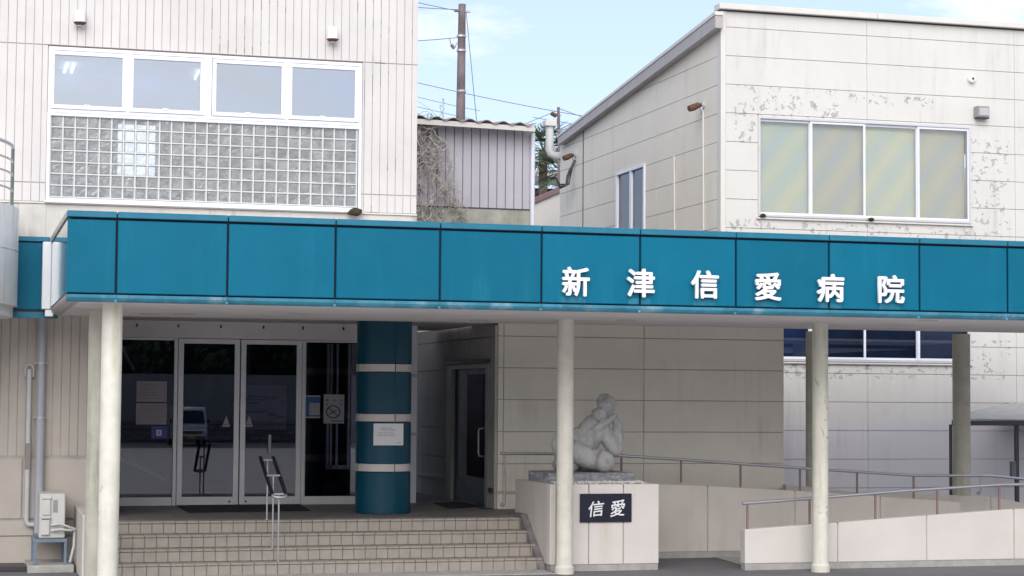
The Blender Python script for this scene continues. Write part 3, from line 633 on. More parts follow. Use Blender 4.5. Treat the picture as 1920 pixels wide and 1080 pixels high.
# low roof seen past the last column
LR = thing('lean_to_roof', 'low grey sheet lean-to roof with dark gutter and post against the annex wall', 'shelter', (15, 8, 0))
a, b = onY(1786, 789, 7.2), onY(1899, 757, YF-.05); 
m = MB(); r_ = [(a.x, 7.2, a.z+.02), (a.x+3.5, 7.2, a.z-.02), (a.x+3.5, YF-.01, b.z), (b.x, YF-.01, b.z), (a.x+.45, 7.55, a.z+.11)]
m.prism(r_, (0, 0, .02)); m.build('roof_sheet', mat('grey_roof_sheet', (.40,.40,.40), .6, .12, 4, .1, 60), LR)
m = MB()
for i in range(14): 
    f = .1+i*.24; m.tube([(a.x+.5+f, 7.25, a.z+.035-.01*f), (b.x+f*.8, YF-.02, b.z+.025)], .012, 5)
m.build('roof_rib', M['roofmetal'], LR)
m = MB(); m.box(a.x-.02, a.x+3.5, 7.12, 7.2, a.z-.075, a.z+.01, .006); m.build('gutter', M['darkmetal'], LR)
m = MB(); q = onY(1908, 860, 7.2).x; m.box(q-.028, q+.028, 7.2, 7.26, 0, a.z-.05); q2 = onY(1785, 860, 7.2).x; m.box(q2-.02, q2+.02, 7.22, 7.26, 0, a.z-.06); m.build('post', M['darkmetal'], LR)
m = MB(); q = onY(1899, 880, 7.15); m.box(q.x-.045, q.x+.035, 7.1, 7.18, onY(1899,897,7.15).z, onY(1899,865,7.15).z, .005); mb_ = m.build('meter_box', M['greypost'])
tag(mb_, 'small grey-green meter box fixed to the dark post under the low roof', 'meter box')
# ============================================================ ENTRANCE CANOPY
SW, H1, H2, HS = 1.21069, 4.2427, 3.3449, 3.257
CXL, CXR, CYB = onY(126.7, 470, 0).x, 16.4, 3.9
CN = thing('entrance_canopy', 'long teal panelled entrance canopy with six white characters on its front', 'canopy', (6, .5, 0))
seams = [CXL+.0]+[k*SW for k in range(0, 14)]
for i in range(len(seams)-1):
    a, b = seams[i], seams[i+1]; m = MB(); m.box(a+(.012 if i else 0), b-.012, 0, .06, H2+.005, H1-.095, .007)
    o = m.build('fascia_panel', M['teal'], CN)
m = MB()
for i in range(len(seams)-1):
    a, b = seams[i], seams[i+1]; m.box(a+(.006 if i else -.01), b-.006, -.012, .2, H1-.068, H1, .005)
m.build('cap_strip', M['tealcap'], CN)
m = MB(); m.box(CXL+.03, CXR, .045, .16, HS+.06, H1-.03); m.build('backing', M['gapdark'], CN)
# coved lower edge, one length per panel
m = MB()
prof = [(.0, H2-.012), (.012, H2-.045), (.04, H2-.07), (.085, HS)]
for i in range(len(seams)-1):
    a, b = seams[i]+(.002 if i else 0), seams[i+1]-.002
    pts = [(a, y, z) for y, z in prof]+[(a, .14, HS), (a, .14, H2-.012)]; m.prism(pts, (b-a, 0, 0))
m.build('cove_strip', M['cove'], CN)
for k in (0, 1, 2, 3, 4, 5, 6, 8, 9):
    m = MB(); m.box(k*SW-.014, k*SW+.014, .03, .05, HS+.002, HS+.04); m.build('joint_clip', M['cove'], CN)
# end return and the teal beam behind it
m = MB(); m.box(CXL-.004, CXL+.05, .062, CYB-.1, H2+.005, H1-.095, .003); m.build('end_panel', M['tealgloss'], CN)
m = MB(); m.box(CXL-.016, CXL+.06, .2, CYB-.03, H1-.068, H1, .004); m.build('end_cap', M['roofmetal'], CN)
m = MB(); pts = [(CXL+y*.0-.004+(y*.9), 0.0, z) for y, z in prof]+[(CXL+.14, 0, HS), (CXL+.14, 0, H2-.012)]
pts = [(p[0], .10, p[2]) for p in pts]; m.prism(pts, (0, CYB-.1, 0)); m.build('end_cove', M['roofmetal'], CN)
bx = onY(80, 500, CYB).x
m = MB(); m.box(-3.2, CXL-.02, CYB, CYB+.1, H2-.02, H1-.07, .004); m.build('rear_fascia', M['teal'], CN)
m = MB(); m.box(-3.2, CXL-.02, CYB-.012, CYB+.6, H1-.05, H1+.01, .004); m.box(-3.2, CXL+.1, CYB+.01, CYB+.12, HS-.04, H2-.05); m.build('rear_cap', M['tealcap'], CN)
m = MB(); m.box(CXL+.06, 10.4, .14, YL-.05, H1-.12, H1-.03); m.box(-3.2, CXL+.06, CYB+.1, YL-.05, H1-.12, H1-.0); m.box(10.4, CXR, .14, 5.9, H1-.12, H1-.03); m.build('roof_deck', M['roofmetal'], CN)
# soffit: lower front strip, slightly higher rear field
SB = 3.95
m = MB(); m.box(CXL+.10, CXR, .14, SB, HS+.001, HS+.05); m.build('soffit', M['soffit'], CN)
m = MB(); m.box(CXL+.10, 10.42, SB+.03, 7.28, 3.335, 3.38); m.box(-3.2, CXL+.09, CYB+.12, YL-.02, 3.30, 3.34); m.box(4.9, 5.9, 7.28, 9.5, 3.335, 3.38); m.box(10.42, CXR, SB+.03, 5.95, 3.335, 3.38); m.build('rear_soffit', M['soffit'], CN)
m = MB(); m.box(CXL+.12, CXR, SB+.001, SB+.028, HS+.01, 3.45); m.build('soffit_step', M['gapdark'], CN)
for q in (280, 345, 900, 1175, 1740, 560):
    m = MB(); c = onZ(q, 600 if q > 800 else 588, HS); m.box(c.x-.12, c.x+.12, c.y-.05, c.y+.05, HS-.006, HS+.0005, .001); m.build('vent_slot', M['roofmetal'], CN)
# lettering standing off the fascia
for ch, x0, x1, y0, y1 in (('新',1055,1104,501,555),('津',1176,1226,504.5,557),('信',1296.5,1346,507.5,559.5),('愛',1416,1463.5,511.5,563),('病',1532.5,1581,514,566),('院',1647,1694,516.5,568)):
    a, b = onY(x0, y0, -.045), onY(x1, y1, -.045)
    text_obj('sign_letter', ch, ((a.x+b.x)/2, -.045, (a.z+b.z)/2), a.z-b.z, .035, M['white'], CN, off=.022, width=b.x-a.x, label='white raised character '+ch)

# ============================================================ COLUMNS
def column(px_c, Y, r, label, mt='col', top=HS, base=True, X=None, z0=0):
    X = onY(px_c, 800, Y).x if X is None else X
    prof = [(r*1.0, z0+.0), (r*1.0, z0+1.0), (r, z0+2), (r, top+.03)]
    if base: prof = [(r*1.16, 0), (r*1.16, .085), (r*1.04, .10), (r, .12), (r, 1.2), (r, 2.2), (r, top+.03)]
    m = MB(); m.lathe(prof, (X, Y, 0), 36)
    o = m.build('concrete_column', M[mt], None, True); return tag(o, label, 'column', 'round columns under the canopy')
column(0, .51, .114, 'thick white column at the left end of the canopy, nearest the camera', X=.0036, base=False)
column(1059.5, 2.40, .108, 'peeling white column standing in front of the planter and sculpture')
column(1537.8, 2.02, .106, 'white column standing in front of the low ramp wall')
column(1803, 5.65, .136, 'dark mossy column with a bright right edge, rightmost under the canopy', 'coldark')
column(0, 2.0, .118, 'greenish column half hidden directly behind the thick left end column', 'coldark', X=onY(183.5, 700, 2.0).x, base=False)
column(0, 5.65, .136, 'shaded column half hidden directly behind the column at the ramp wall', 'coldark', X=onY(1527.5, 700, 5.65).x)
# tall clad column
TX, TY, TR = onY(719, 800, 5.15).x, 5.15, .384
TC = thing('clad_column', 'thick dark teal clad column with three pale bands beside the entrance doors', 'column', (TX, TY, 0))
zz = [onY(719, y, TY-TR).z for y in (963, 885, 870, 791, 776, 697, 682, 600)]
sa = math.atan2(-1, .0)+.21
def ring(z0, z1, r, mt, nm, gap):
    for k in range(4):
        a0 = sa+k*math.pi/2+gap; a1 = sa+(k+1)*math.pi/2-gap; m = MB()
        m.lathe([(r-.02, z0+.0), (r, z0+.004), (r, z1-.004), (r-.02, z1)], (TX, TY, 0), 16, a0, a1); m.build(nm, mt, TC, True)
for i in range(0, 8, 2): ring(zz[i] if i else ZF+.002, zz[i+1]-.004, TR, M['tealcol'], 'cladding_panel', .008)
for i in range(1, 7, 2): ring(zz[i]+.001, zz[i+1]-.001, TR+.004, M['band'], 'band', .018)
m = MB(); m.lathe([(TR-.022, ZF), (TR-.022, 3.36)], (TX, TY, 0), 40); m.build('core', M['gapdark'], TC, True)
m = MB(); an = sa; m.tube([(TX+(TR-.012)*math.cos(an), TY+(TR-.012)*math.sin(an), ZF), (TX+(TR-.012)*math.cos(an), TY+(TR-.012)*math.sin(an), 2.6)], .006, 6); m.build('joint_bead', M['steeldull'], TC)
nx0, nz0_, nx1, nz1_ = 700.5, 835, 756, 794
a, b = onY(nx0, nz1_, TY-TR-.012), onY(nx1, nz0_, TY-TR-.012)
NP = MB(); NP.box(a.x, b.x, TY-TR-.014, TY-TR-.010, b.z, a.z); npo = NP.build('notice_sheet', M['paper'])
tag(npo, 'white printed notice taped to the teal clad column', 'notice', 'paper notices at the entrance')
m = MB(); ink_lines(m, a.x+.09, b.x-.1, a.z-.10, a.z-.05, TY-TR-.0141, 2, 5, .008); ink_lines(m, a.x+.05, b.x-.05, b.z+.12, a.z-.11, TY-TR-.0141, 3, 6, .006); m.box(b.x-.09, b.x-.03, TY-TR-.0155, TY-TR-.0142, b.z+.03, b.z+.037); m.build('printed_text', M['ink'], npo)

# ============================================================ STEPS AND PORCH
ys_ = [2.95, 3.21, 3.47, 3.73]; zs_ = [.158, .317, .476, ZF]
SX0 = -.10; sxr = [5.765, 5.745, 5.72, 5.70]
ST = thing('entrance_steps', 'flight of four brown tiled steps leading up to the entrance', 'steps', (2.8, 3.3, 0))
for i in range(4):
    z0 = 0 if i == 0 else zs_[i-1]; m = MB(); m.box(SX0, sxr[i]-.004, ys_[i]+.018, 4.6, z0, zs_[i]-.006)
    s = m.build('step', M['stepgrout'], ST)
    m = MB(); x = SX0+random.random()*.06; tw = .148
    while x < sxr[i]:
        a, b = x+.004, min(x+tw-.004, sxr[i]); x += tw
        if b-a < .02: continue
        m.box(a, b, ys_[i]+.002, ys_[i]+.02, z0+.004, zs_[i]-.034, .003)
        m.box(a, b, ys_[i]-.006, ys_[i]+.27, zs_[i]-.028, zs_[i], .005)
    m.build('riser_tile', M['stepriser'], s)
m = MB(); m.box(-.1, 5.72, 4.0, YE-.0, .3, ZF-.001); m.box(4.6, 5.9, YE, 16, .3, ZF-.001); m.box(5.72, 10.4, 4.62, YM, .3, ZF-.001); po = m.build('porch_floor', M['porch'], kind='structure')
m = MB(); d1, d2 = onZ(332, 947, ZF), onZ(585, 959, ZF)
m.prism([onZ(331,949,ZF+.001),onZ(560,946,ZF+.001),onZ(582,958,ZF+.001),onZ(355,961.5,ZF+.001)], (0,0,.014)); o = m.build('door_mat', M['mat']); tag(o, 'black door mat lying before the glass entrance doors', 'mat', 'door mats')
m = MB(); m.prism([onZ(812,944,ZF+.001),onZ(860,942,ZF+.001),onZ(908,950,ZF+.001),onZ(842,953.5,ZF+.001)], (0,0,.012)); o = m.build('door_mat', M['mat']); tag(o, 'dark worn mat on the tiles before the side door', 'mat', 'door mats')
# low side wall left of the steps
SWL = MB(); a = onY(155, 966, 2.78); b = onY(181, 966, 2.78)
SWL.prism([(a.x, 2.78, 0), (a.x, 4.6, 0), (a.x, 4.6, a.z+.03), (a.x, 2.78, a.z-.0)], (b.x-a.x, 0, 0), .012); o = SWL.build('side_wall', M['peachshade']); tag(o, 'low cream side wall at the left edge of the steps, beside the air conditioner', 'wall')
# centre handrail on the steps
HR = thing('step_handrail', 'short stainless double handrail with black grips in the middle of the steps', 'handrail', (2.4, 3.5, 0))
pb = [onZ(500.5, 974.5, ZF), onZ(511, 1024, zs_[1]), onZ(522, 1052, zs_[0])]
pb = [Vector((pb[0].x, 3.86, ZF)), Vector((pb[0].x, 3.36, zs_[1])), Vector((pb[0].x, 3.09, zs_[0]))]
pb = [onY(500.5, 950, 3.86), onY(511.2, 990, 3.36), onY(522, 1000, 3.09)]
zb_ = [ZF, zs_[1], zs_[0]]; zt_ = [onY(504, 862, 3.86).z, onY(513, 891, 3.36).z, onY(524, 926, 3.09).z]
hw = .085
for i in range(3):
    q = pb[i]; m = MB(); m.tube([(q.x, q.y, zb_[i]), (q.x, q.y, zt_[i]-.01)], .011, 8); m.lathe([(.03, zb_[i]), (.03, zb_[i]+.008)], (q.x, q.y, 0), 14); m.build('post', M['steel'], HR, True)
    m = MB(); m.tube([(q.x-hw, q.y, zt_[i]-.005), (q.x+hw, q.y, zt_[i]-.005)], .014, 8); m.build('crossbar', M['steel'], HR, True)
pa, pc = pb[0], pb[2]; dr_ = Vector((pc.x-pa.x, pc.y-pa.y, zt_[2]-zt_[0])); e = dr_.normalized()
m = MB()
for s in (-1, 1):
    m.tube([Vector((pa.x+s*hw, pa.y, zt_[0]))-e*.06, Vector((pa.x+s*hw, pa.y, zt_[0]))+dr_+e*.03], .025, 10)
m.build('grip', M['blackrub'], HR, True)
m = MB(); c = Vector((pa.x, pa.y, zt_[0]))+dr_+e*.03
m.tube([c+Vector((hw*math.cos(t), 0, 0))+e*(hw*.7*math.sin(t)) for t in [math.pi*k/10 for k in range(11)]], .019, 10); m.build('bend', M['steel'], HR, True)

# ============================================================ PLANTER, SCULPTURE, PLAQUE
PX0, PX1, PY0, PY1 = onY(1031, 1000, 2.70).x, onY(1236, 1000, 2.70).x, 2.70, 4.35
pzt = onY(1150, 908, 2.70).z
PL = thing('planter', 'cream boxed plinth of white gravel carrying the stone sculpture', 'planter', (6.5, 3.4, 0))
seg = [PX0+.09, onY(1104, 1000, PY0).x, onY(1169, 1000, PY0).x, PX1]
m = MB(); pb0 = .085
for i in range(3): m.box(seg[i]+.006, seg[i+1]-.006, PY0, PY0+.15, pb0, pzt, .006)
m.build('front_panel', M['peach'], PL)
m = MB(); m.box(PX0, PX0+.082, PY0+.0, PY0+.15, pb0, pzt, .008); m.build('corner_pier', M['peach'], PL)
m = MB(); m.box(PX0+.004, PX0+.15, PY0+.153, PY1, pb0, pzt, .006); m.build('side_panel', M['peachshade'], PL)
m = MB(); m.box(PX1-.15, PX1-.002, PY0+.153, PY1, pb0, pzt, .006); m.build('side_panel', M['peach'], PL)
m = MB(); m.box(PX0+.15, PX1-.15, PY1-.15, PY1-.002, pb0, pzt-.002, .006); m.build('rear_panel', M['peachshade'], PL)
m = MB(); m.box(PX0+.02, PX1-.012, PY0+.012, PY1-.01, 0, pb0+.001); m.box(PX0+.02, PX1-.02, PY0+.02, PY1-.02, pb0, pzt-.08); m.build('base_band', M['plinth'], PL)
m = MB(); rnd = random.Random(5)
m.box(PX0+.15, PX1-.15, PY0+.15, PY1-.15, pzt-.09, pzt-.003)
for i in range(1300):
    x, y = rnd.uniform(PX0+.12, PX1-.12), (rnd.uniform(PY0+.13, PY0+.5) if rnd.random() < .6 else rnd.uniform(PY0+.5, PY1-.2)); r = rnd.uniform(.012, .024); z = pzt+rnd.random()*.022
    t = rnd.random()*6.28; pts = [(x+r*math.cos(t+k*1.257)*rnd.uniform(.7,1), y+r*math.sin(t+k*1.257)*rnd.uniform(.7,1), z) for k in range(5)]
    b = m.b; vv = [b.verts.new(p) for p in pts]; tp = b.verts.new((x, y, z+r*.9)); bt = b.verts.new((x, y, z-r*.8))
    for k in range(5): b.faces.new((vv[k], vv[(k+1) % 5], tp)); b.faces.new((vv[(k+1) % 5], vv[k], bt))
gr = m.build('gravel', M['gravel']); gr['kind'] = 'stuff'
# sloping filler between steps and planter
m = MB(); X0, X1 = 5.70, PX0-.002
m.prism([(X0, 2.86, 0), (X0, 4.1, 0), (X0, 4.1, ZF+.05), (X0, 3.75, ZF+.04), (X0, 2.98, .14)], (X1-X0, 0, 0)); o = m.build('stair_curb', mat('grimy_curb', (.20,.185,.19), .9, .3, 8, .4, 40)); tag(o, 'grimy sloping curb between the steps and the sculpture plinth', 'curb')
# granite slab
sy0, sy1 = 3.05, 3.95
a, b = onY(1022, 884, 3.2), onY(1188, 884, 3.05); zt0 = onY(1120, 886.5, sy0).z; zb0_ = pzt-.01
m = MB(); m.box(a.x, b.x, sy0, sy1, zb0_, zt0)
bmesh.ops.subdivide_edges(m.b, edges=m.b.edges[:], cuts=22, use_grid_fill=True)
for v in m.b.verts:
    side = (v.co.z < zt0-.004)
    k = .028 if side else .004
    n = mnoise.noise_vector(v.co*14); n2 = mnoise.noise_vector(v.co*42); v.co += Vector((n.x*k+n2.x*k*.4, n.y*k+n2.y*k*.4, n.z*k*.35))
sb = m.build('stone_slab', M['granite']); tag(sb, 'rough grey granite slab under the sculpture on white gravel', 'slab')
# sculpture : figure with child, carved as one smooth mass
S0 = onY(1100, 884, 3.45); K = 3647.5/ (S0-CAM).dot(FWD)
def sp(x, y, d=0): return Vector((S0.x+(x-1100)/K, 3.45+d, S0.z+(884-y)/K))
_u = bmesh.new(); bmesh.ops.create_icosphere(_u, subdivisions=3, radius=1); _uv = [v.co.copy() for v in _u.verts]; _u.verts.index_update(); _uf = [tuple(v.index for v in f.verts) for f in _u.faces]; _u.free()
SV, SF = [], []
def blob(c, r, sx=1, sy=1, sz=1, rot=None):
    n = len(SV); SV.extend((c.x+v.x*r*sx, c.y+v.y*r*sy, c.z+v.z*r*sz) for v in _uv); SF.extend(tuple(i+n for i in f) for f in _uf)
def limb(pts, rs, sub=6):
    for i in range(len(pts)-1):
        for k in range(sub+1):
            f = k/sub; blob(pts[i].lerp(pts[i+1], f), rs[i]+(rs[i+1]-rs[i])*f)
k_ = 1/K
limb([sp(1062,868,.05), sp(1085,846,.02), sp(1108,820,0), sp(1128,800,0)], [24*k_, 27*k_, 22*k_, 17*k_])       # trunk
limb([sp(1128,802,0), sp(1134,780,0)], [14*k_, 11*k_])                                                        # neck
blob(sp(1139.5,760,-.01), 17.5*k_, 1.08, 1.05, 1.08)                                                          # mother's head
blob(sp(1137,752,.03), 15*k_, 1.1, 1.0, .95)
limb([sp(1130,806,-.05), sp(1140,826,-.09), sp(1150,843,-.10)], [14*k_, 15*k_, 14*k_])                      # upper arm
limb([sp(1150,843,-.10), sp(1156,820,-.09), sp(1158,796,-.06)], [13.5*k_, 12*k_, 9.5*k_])                         # forearm
limb([sp(1158,798,-.06), sp(1152,784,-.04), sp(1144,776,-.04)], [8*k_, 6*k_, 5*k_])                           # hand to cheek
limb([sp(1112,806,-.10), sp(1130,794,-.12), sp(1150,780,-.09)], [8*k_, 7.5*k_, 6*k_])                         # arm across child
blob(sp(1119.5,777,-.09), 13.5*k_, 1.08, 1, .98)                                                              # child's head
limb([sp(1108,790,-.02), sp(1098,806,.02), sp(1090,826,.02)], [12*k_, 15*k_, 17*k_])                          # child's back
limb([sp(1080,812,-.02), sp(1078,832,-.03), sp(1082,856,-.06)], [11*k_, 17*k_, 17*k_])
limb([sp(1072,846,-.10), sp(1098,858,-.16), sp(1119,864,-.20)], [22*k_, 21*k_, 19*k_])                      # thigh and knee
blob(sp(1121,864,-.27), 20.5*k_)
limb([sp(1060,866,0), sp(1045,850,.04), sp(1039,834,.05), sp(1043,820,.05)], [15*k_, 9*k_, 6.5*k_, 4*k_])     # drawn-up foot
limb([sp(1050,872,.1), sp(1090,874,.1), sp(1122,876,.05)], [13*k_, 12*k_, 9*k_])                              # seat
for dx_ in (-5.5, 4.0): blob(sp(1141+dx_, 757, -.135), 2.6*k_, 1, .6, .8)                                     # brows
limb([sp(1141.5,758,-.135), sp(1142.5,764,-.145)], [1.8*k_, 2.6*k_], 3)                                       # nose
blob(sp(1142.5,769,-.128), 2.8*k_, 1.2, .6, .45)
blob(sp(1122,778,-.178), 1.7*k_); blob(sp(1150.5,764,-.05), 3*k_, .6, 1, 1.3)
me = bpy.data.meshes.new('sculpture'); me.from_pydata(SV, [], SF); so_ = bpy.data.objects.new('sculpture', me); COL.objects.link(so_)
md = so_.modifiers.new('r', 'REMESH'); md.mode = 'VOXEL'; md.voxel_size = .0075; md2 = so_.modifiers.new('s', 'SMOOTH'); md2.factor = .6; md2.iterations = 4
dg = bpy.context.evaluated_depsgraph_get(); me2 = bpy.data.meshes.new_from_object(so_.evaluated_get(dg)); so_.modifiers.clear(); so_.data = me2
for p in me2.polygons: p.use_smooth = True
nn_ = [v.normal.copy() for v in me2.vertices]
for v, q_ in zip(me2.vertices, nn_): v.co += q_*(mnoise.noise(v.co*30)*.004+mnoise.noise(v.co*75)*.002)
me2.materials.clear(); me2.materials.append(M['statue'])
tag(so_, 'grey stone sculpture of a seated figure holding a child on the gravel plinth', 'sculpture')
# plaque
a, b_ = onY(1088, 926, PY0-.03), onY(1184.5, 978.5, PY0-.03)
m = MB(); m.box(a.x, b_.x, PY0-.03, PY0-.002, b_.z, a.z, .004); pq = m.build('plaque', M['black']); tag(pq, 'black stone plaque with two white brushed characters on the plinth front', 'plaque')
for ch, x0, x1, y0, y1 in (('信', 1103.5, 1131.5, 940, 968), ('愛', 1145.5, 1171.5, 938, 967.5)):
    p, q = onY(x0, y0, PY0-.033), onY(x1, y1, PY0-.033)
    o = text_obj('carved_character', ch, ((p.x+q.x)/2, PY0-.033, (p.z+q.z)/2), p.z-q.z, .005, M['white'], pq, off=.012, width=q.x-p.x, label='white character '+ch)
    for v in o.data.vertices: v.co.x += v.co.z*.10; v.co.z += v.co.x*.10

# ============================================================ RAMP WALLS AND RAILS
def slopewall(name, pts_top, Y, th, label, mt, joints, zbase=0, band=True, capo=True):
    """pts_top: [(x,z)...] along X; panels split at joints"""
    T = thing(name, label, 'wall', (pts_top[0][0], Y, 0))
    xs = sorted([pts_top[0][0]]+joints+[pts_top[-1][0]])
    def zt(x):
        for (xa, za), (xb, zb2) in zip(pts_top, pts_top[1:]):
            if xa-1e-6 <= x <= xb+1e-6: return za+(zb2-za)*(x-xa)/(xb-xa)
        return pts_top[-1][1]
    m = MB(); pb1 = zbase+(.085 if band else 0)
    for a, c in zip(xs, xs[1:]):
        a2, c2 = a+.006, c-.006; mids = [p[0] for p in pts_top if a2 < p[0] < c2]
        top = [(x, zt(x)) for x in [c2]+mids[::-1]+[a2]]
        m.prism([(a2, Y, pb1), (c2, Y, pb1)]+[(x, Y, z) for x, z in top], (0, th, 0), .012)
    m.build('wall_panel', mt, T)
    m = MB(); m.prism([(xs[0]+.012, Y+.012, zbase), (xs[-1]-.012, Y+.012, zbase)]+[(x, Y+.012, zt(x)-.03) for x in [xs[-1]-.012]+[p[0] for p in pts_top[1:-1]][::-1]+[xs[0]+.012]], (0, th-.024, 0)); m.build('plinth_band', M['plinth'], T)
    return zt
FW = 2.40
ft = [(onY(x, y, FW).x, onY(x, y, FW).z) for x, y in ((1396, 993), (1573, 979.5), (1738, 966.5), (1903, 954.5))]; ft.append((16.6, ft[-1][1]+.02))
zf_ = slopewall('ramp_wall', ft, FW, .16, 'low peach front wall of the ramp with rust streaks, nearest the road', M['peach'], [onY(q, 1020, FW).x for q in (1571, 1738, 1902)])
BW = 4.42
bt = [(PX1+.01, onY(1237, 905, BW).z), (onY(1325, 910.5, BW).x, onY(1325, 910.5, BW).z), (onY(1496, 920.5, BW).x, onY(1496, 920.5, BW).z), (onY(1640, 930, BW).x, onY(1640, 930, BW).z), (onY(1802, 942, BW).x, onY(1802, 942, BW).z)]
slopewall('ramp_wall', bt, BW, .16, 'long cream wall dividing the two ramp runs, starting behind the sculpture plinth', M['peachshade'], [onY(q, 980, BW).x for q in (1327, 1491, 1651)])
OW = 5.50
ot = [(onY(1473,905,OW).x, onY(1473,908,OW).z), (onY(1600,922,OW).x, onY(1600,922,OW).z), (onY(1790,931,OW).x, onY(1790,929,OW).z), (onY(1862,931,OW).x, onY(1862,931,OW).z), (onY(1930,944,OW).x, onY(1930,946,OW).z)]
slopewall('ramp_wall', ot, OW, .14, 'rear outer ramp wall below the windows, coloured darker for shade', M['peachshade'], [onY(1858,950,OW).x])
m = MB(); m.prism([(6.9, BW+.165, .25), (onY(1930,946,OW).x, BW+.165, .1), (onY(1930,946,OW).x, BW+.165, .25), (6.9, BW+.165, ZF)], (0, OW-BW-.17, 0)); m.build('ramp_floor', M['plinth'], kind='structure')
def rail(label, pts, posts, brown, r=.021):
    T = thing('ramp_handrail', label, 'handrail', pts[0])
    m = MB(); m.tube(pts, r, 10); m.build('rail', M['steel'], T, True)
    for p, z0, z1, curl in posts:
        m = MB()
        if curl: m.tube([(p[0], p[1], z1), (p[0], p[1], z0+.03), (p[0]-.01, p[1]+.0, z0+.0), (p[0]-.035, p[1]+.01, z0-.015)], .014, 8); m.lathe([(.032, -.006), (.032, .006)], (p[0]-.03, p[1]+.015, z0-.01), 14, axis='Y')
        else: m.box(p[0]-.014, p[0]+.014, p[1]-.008, p[1]+.008, z0, z1)
        m.build('post', M['brownpost'] if not curl else M['steeldull'], T)
ry = FW+.08
fr = [onY(1392, 944, ry), onY(1521, 934.5, ry), onY(1700, 920, ry), onY(1882, 908.5, ry), onY(1935, 908, ry)]
def zr_(x, P):
    for a, c in zip(P, P[1:]):
        if a.x <= x <= c.x: return a.z+(c.z-a.z)*(x-a.x)/(c.x-a.x)
    return P[-1].z
ps = []
for q in (1401.5, 1518, 1641.5, 1757.5, 1873.5): X = onY(q, 950, ry).x; ps.append(((X, ry), zf_(X)-.01, zr_(X, fr)-.01, False))
rail('front ramp handrail with bright top bar on the low peach wall', fr, ps, True)
ry2 = BW+.09
br = [onY(938, 850, ry2), onY(1050, 851, ry2), onY(1165, 854.5, ry2), onY(1276, 861.5, ry2), onY(1500, 877.5, ry2), onY(1713, 891.5, ry2), onY(1842, 892, ry2), onY(1860, 892.5, ry2+.3), onY(1935, 899.5, ry2+.6)]
ps = []
X = onY(947, 900, ry2).x; ps.append(((X, ry2), onY(947, 945, ry2).z, zr_(X, br)-.01, True))
for q, yb in ((1165, 886), (1277, 905), (1388.5, 913.5), (1500, 921), (1607, 927), (1713, 934.5)): X = onY(q, 900, ry2).x; ps.append(((X, ry2), onY(q, yb, ry2).z, zr_(X, br)-.01, False))
X = onY(1839, 900, ry2).x; ps.append(((X, ry2), onY(1839, 923, ry2).z, zr_(X, br)-.01, True))
rail('long rear ramp handrail running behind the sculpture to the turn of the ramp', br, ps, True)
# ============================================================ SMALL THINGS ON THE LEFT BUILDING
def paper(name, x0, y0, x1, y1, Y, mt, label, cat, group=None, rows=0, seed=1, m2=None):
    a, b = onY(x0, y0, Y), onY(x1, y1, Y); m = MB(); m.box(a.x, b.x, Y-.002, Y+.001, b.z, a.z); o = m.build(name, mt); tag(o, label, cat, group)
    if rows: m = MB(); h = a.z-b.z; ink_lines(m, a.x+.02, b.x-.02, b.z+.1*h, a.z-.08*h, Y-.0022, rows, seed); m.build('printed_text', M['ink'], o)
    return o, a, b
YP = YE-.006
paper('notice_sheet', 256.5, 714.5, 312.5, 753.5, YP, M['paperdim'], 'pale printed notice on the left glass, upper of the pair', 'notice', 'paper notices at the entrance', 6, 2)
paper('notice_sheet', 255.5, 756, 312, 796, YP, M['paperdim'], 'pale printed notice on the left glass, lower of the pair', 'notice', 'paper notices at the entrance', 7, 4)
o, a, b = paper('small_sign', 284, 799, 313, 822, YP, M['blueplate'], 'small blue sign with pale square emblem under the two notices', 'sign')
c = onY(298, 811.5, YP-.003); m = MB(); m.box(c.x-.036, c.x+.036, YP-.005, YP-.003, c.z-.042, c.z+.042, .006); e1 = m.build('emblem', M['paper'], o)
m = MB(); m.box(c.x-.018, c.x-.006, YP-.0065, YP-.0052, c.z-.03, c.z+.03); m.box(c.x+.006, c.x+.018, YP-.0065, YP-.0052, c.z-.03, c.z+.03); m.build('emblem_mark', M['blueplate'], e1)
o, a, b = paper('poster', 573, 741, 600, 784, YP, mat('blue_poster', (.02,.10,.26), .6, .1), 'small blue poster with a white text box on the right glass', 'poster')
m = MB(); w_ = b.x-a.x; h_ = a.z-b.z; m.box(a.x+.27*w_, b.x-.03*w_, YP-.004, YP-.0025, b.z+.13*h_, a.z-.34*h_); m.box(a.x, b.x, YP-.004, YP-.0025, a.z-.07*h_, a.z-.01*h_); m.box(a.x, b.x, YP-.004, YP-.0025, b.z, b.z+.07*h_); t1 = m.build('text_box', M['paperdim'], o)
m = MB(); ink_lines(m, a.x+.32*w_, b.x-.07*w_, b.z+.2*h_, a.z-.4*h_, YP-.0042, 4, 9, .006); m.build('printed_text', M['ink'], t1)
o, a, b = paper('no_smoking_sign', 607, 739.5, 645, 794, YP-.02, mat('sign_board', (.30,.31,.34), .6, .06), 'grey no-smoking sign with crossed-out cigarette circle', 'sign')
w_ = b.x-a.x; h_ = a.z-b.z; Yq = YP-.0225; cx_ = (a.x+b.x)/2-.01; cz_ = a.z-.60*h_
m = MB(); R1, R2 = .098, .082
for k in range(40):
    t0, t1_ = 2*math.pi*k/40, 2*math.pi*(k+1)/40
    m.prism([(cx_+R1*math.cos(t0)*1.12, Yq, cz_+R1*math.sin(t0)), (cx_+R1*math.cos(t1_)*1.12, Yq, cz_+R1*math.sin(t1_)), (cx_+R2*math.cos(t1_)*1.12, Yq, cz_+R2*math.sin(t1_)), (cx_+R2*math.cos(t0)*1.12, Yq, cz_+R2*math.sin(t0))], (0, -.002, 0))
m.prism([(cx_-.078, Yq, cz_+.062), (cx_-.068, Yq, cz_+.07), (cx_+.078, Yq, cz_-.062), (cx_+.068, Yq, cz_-.07)], (0, -.0025, 0))
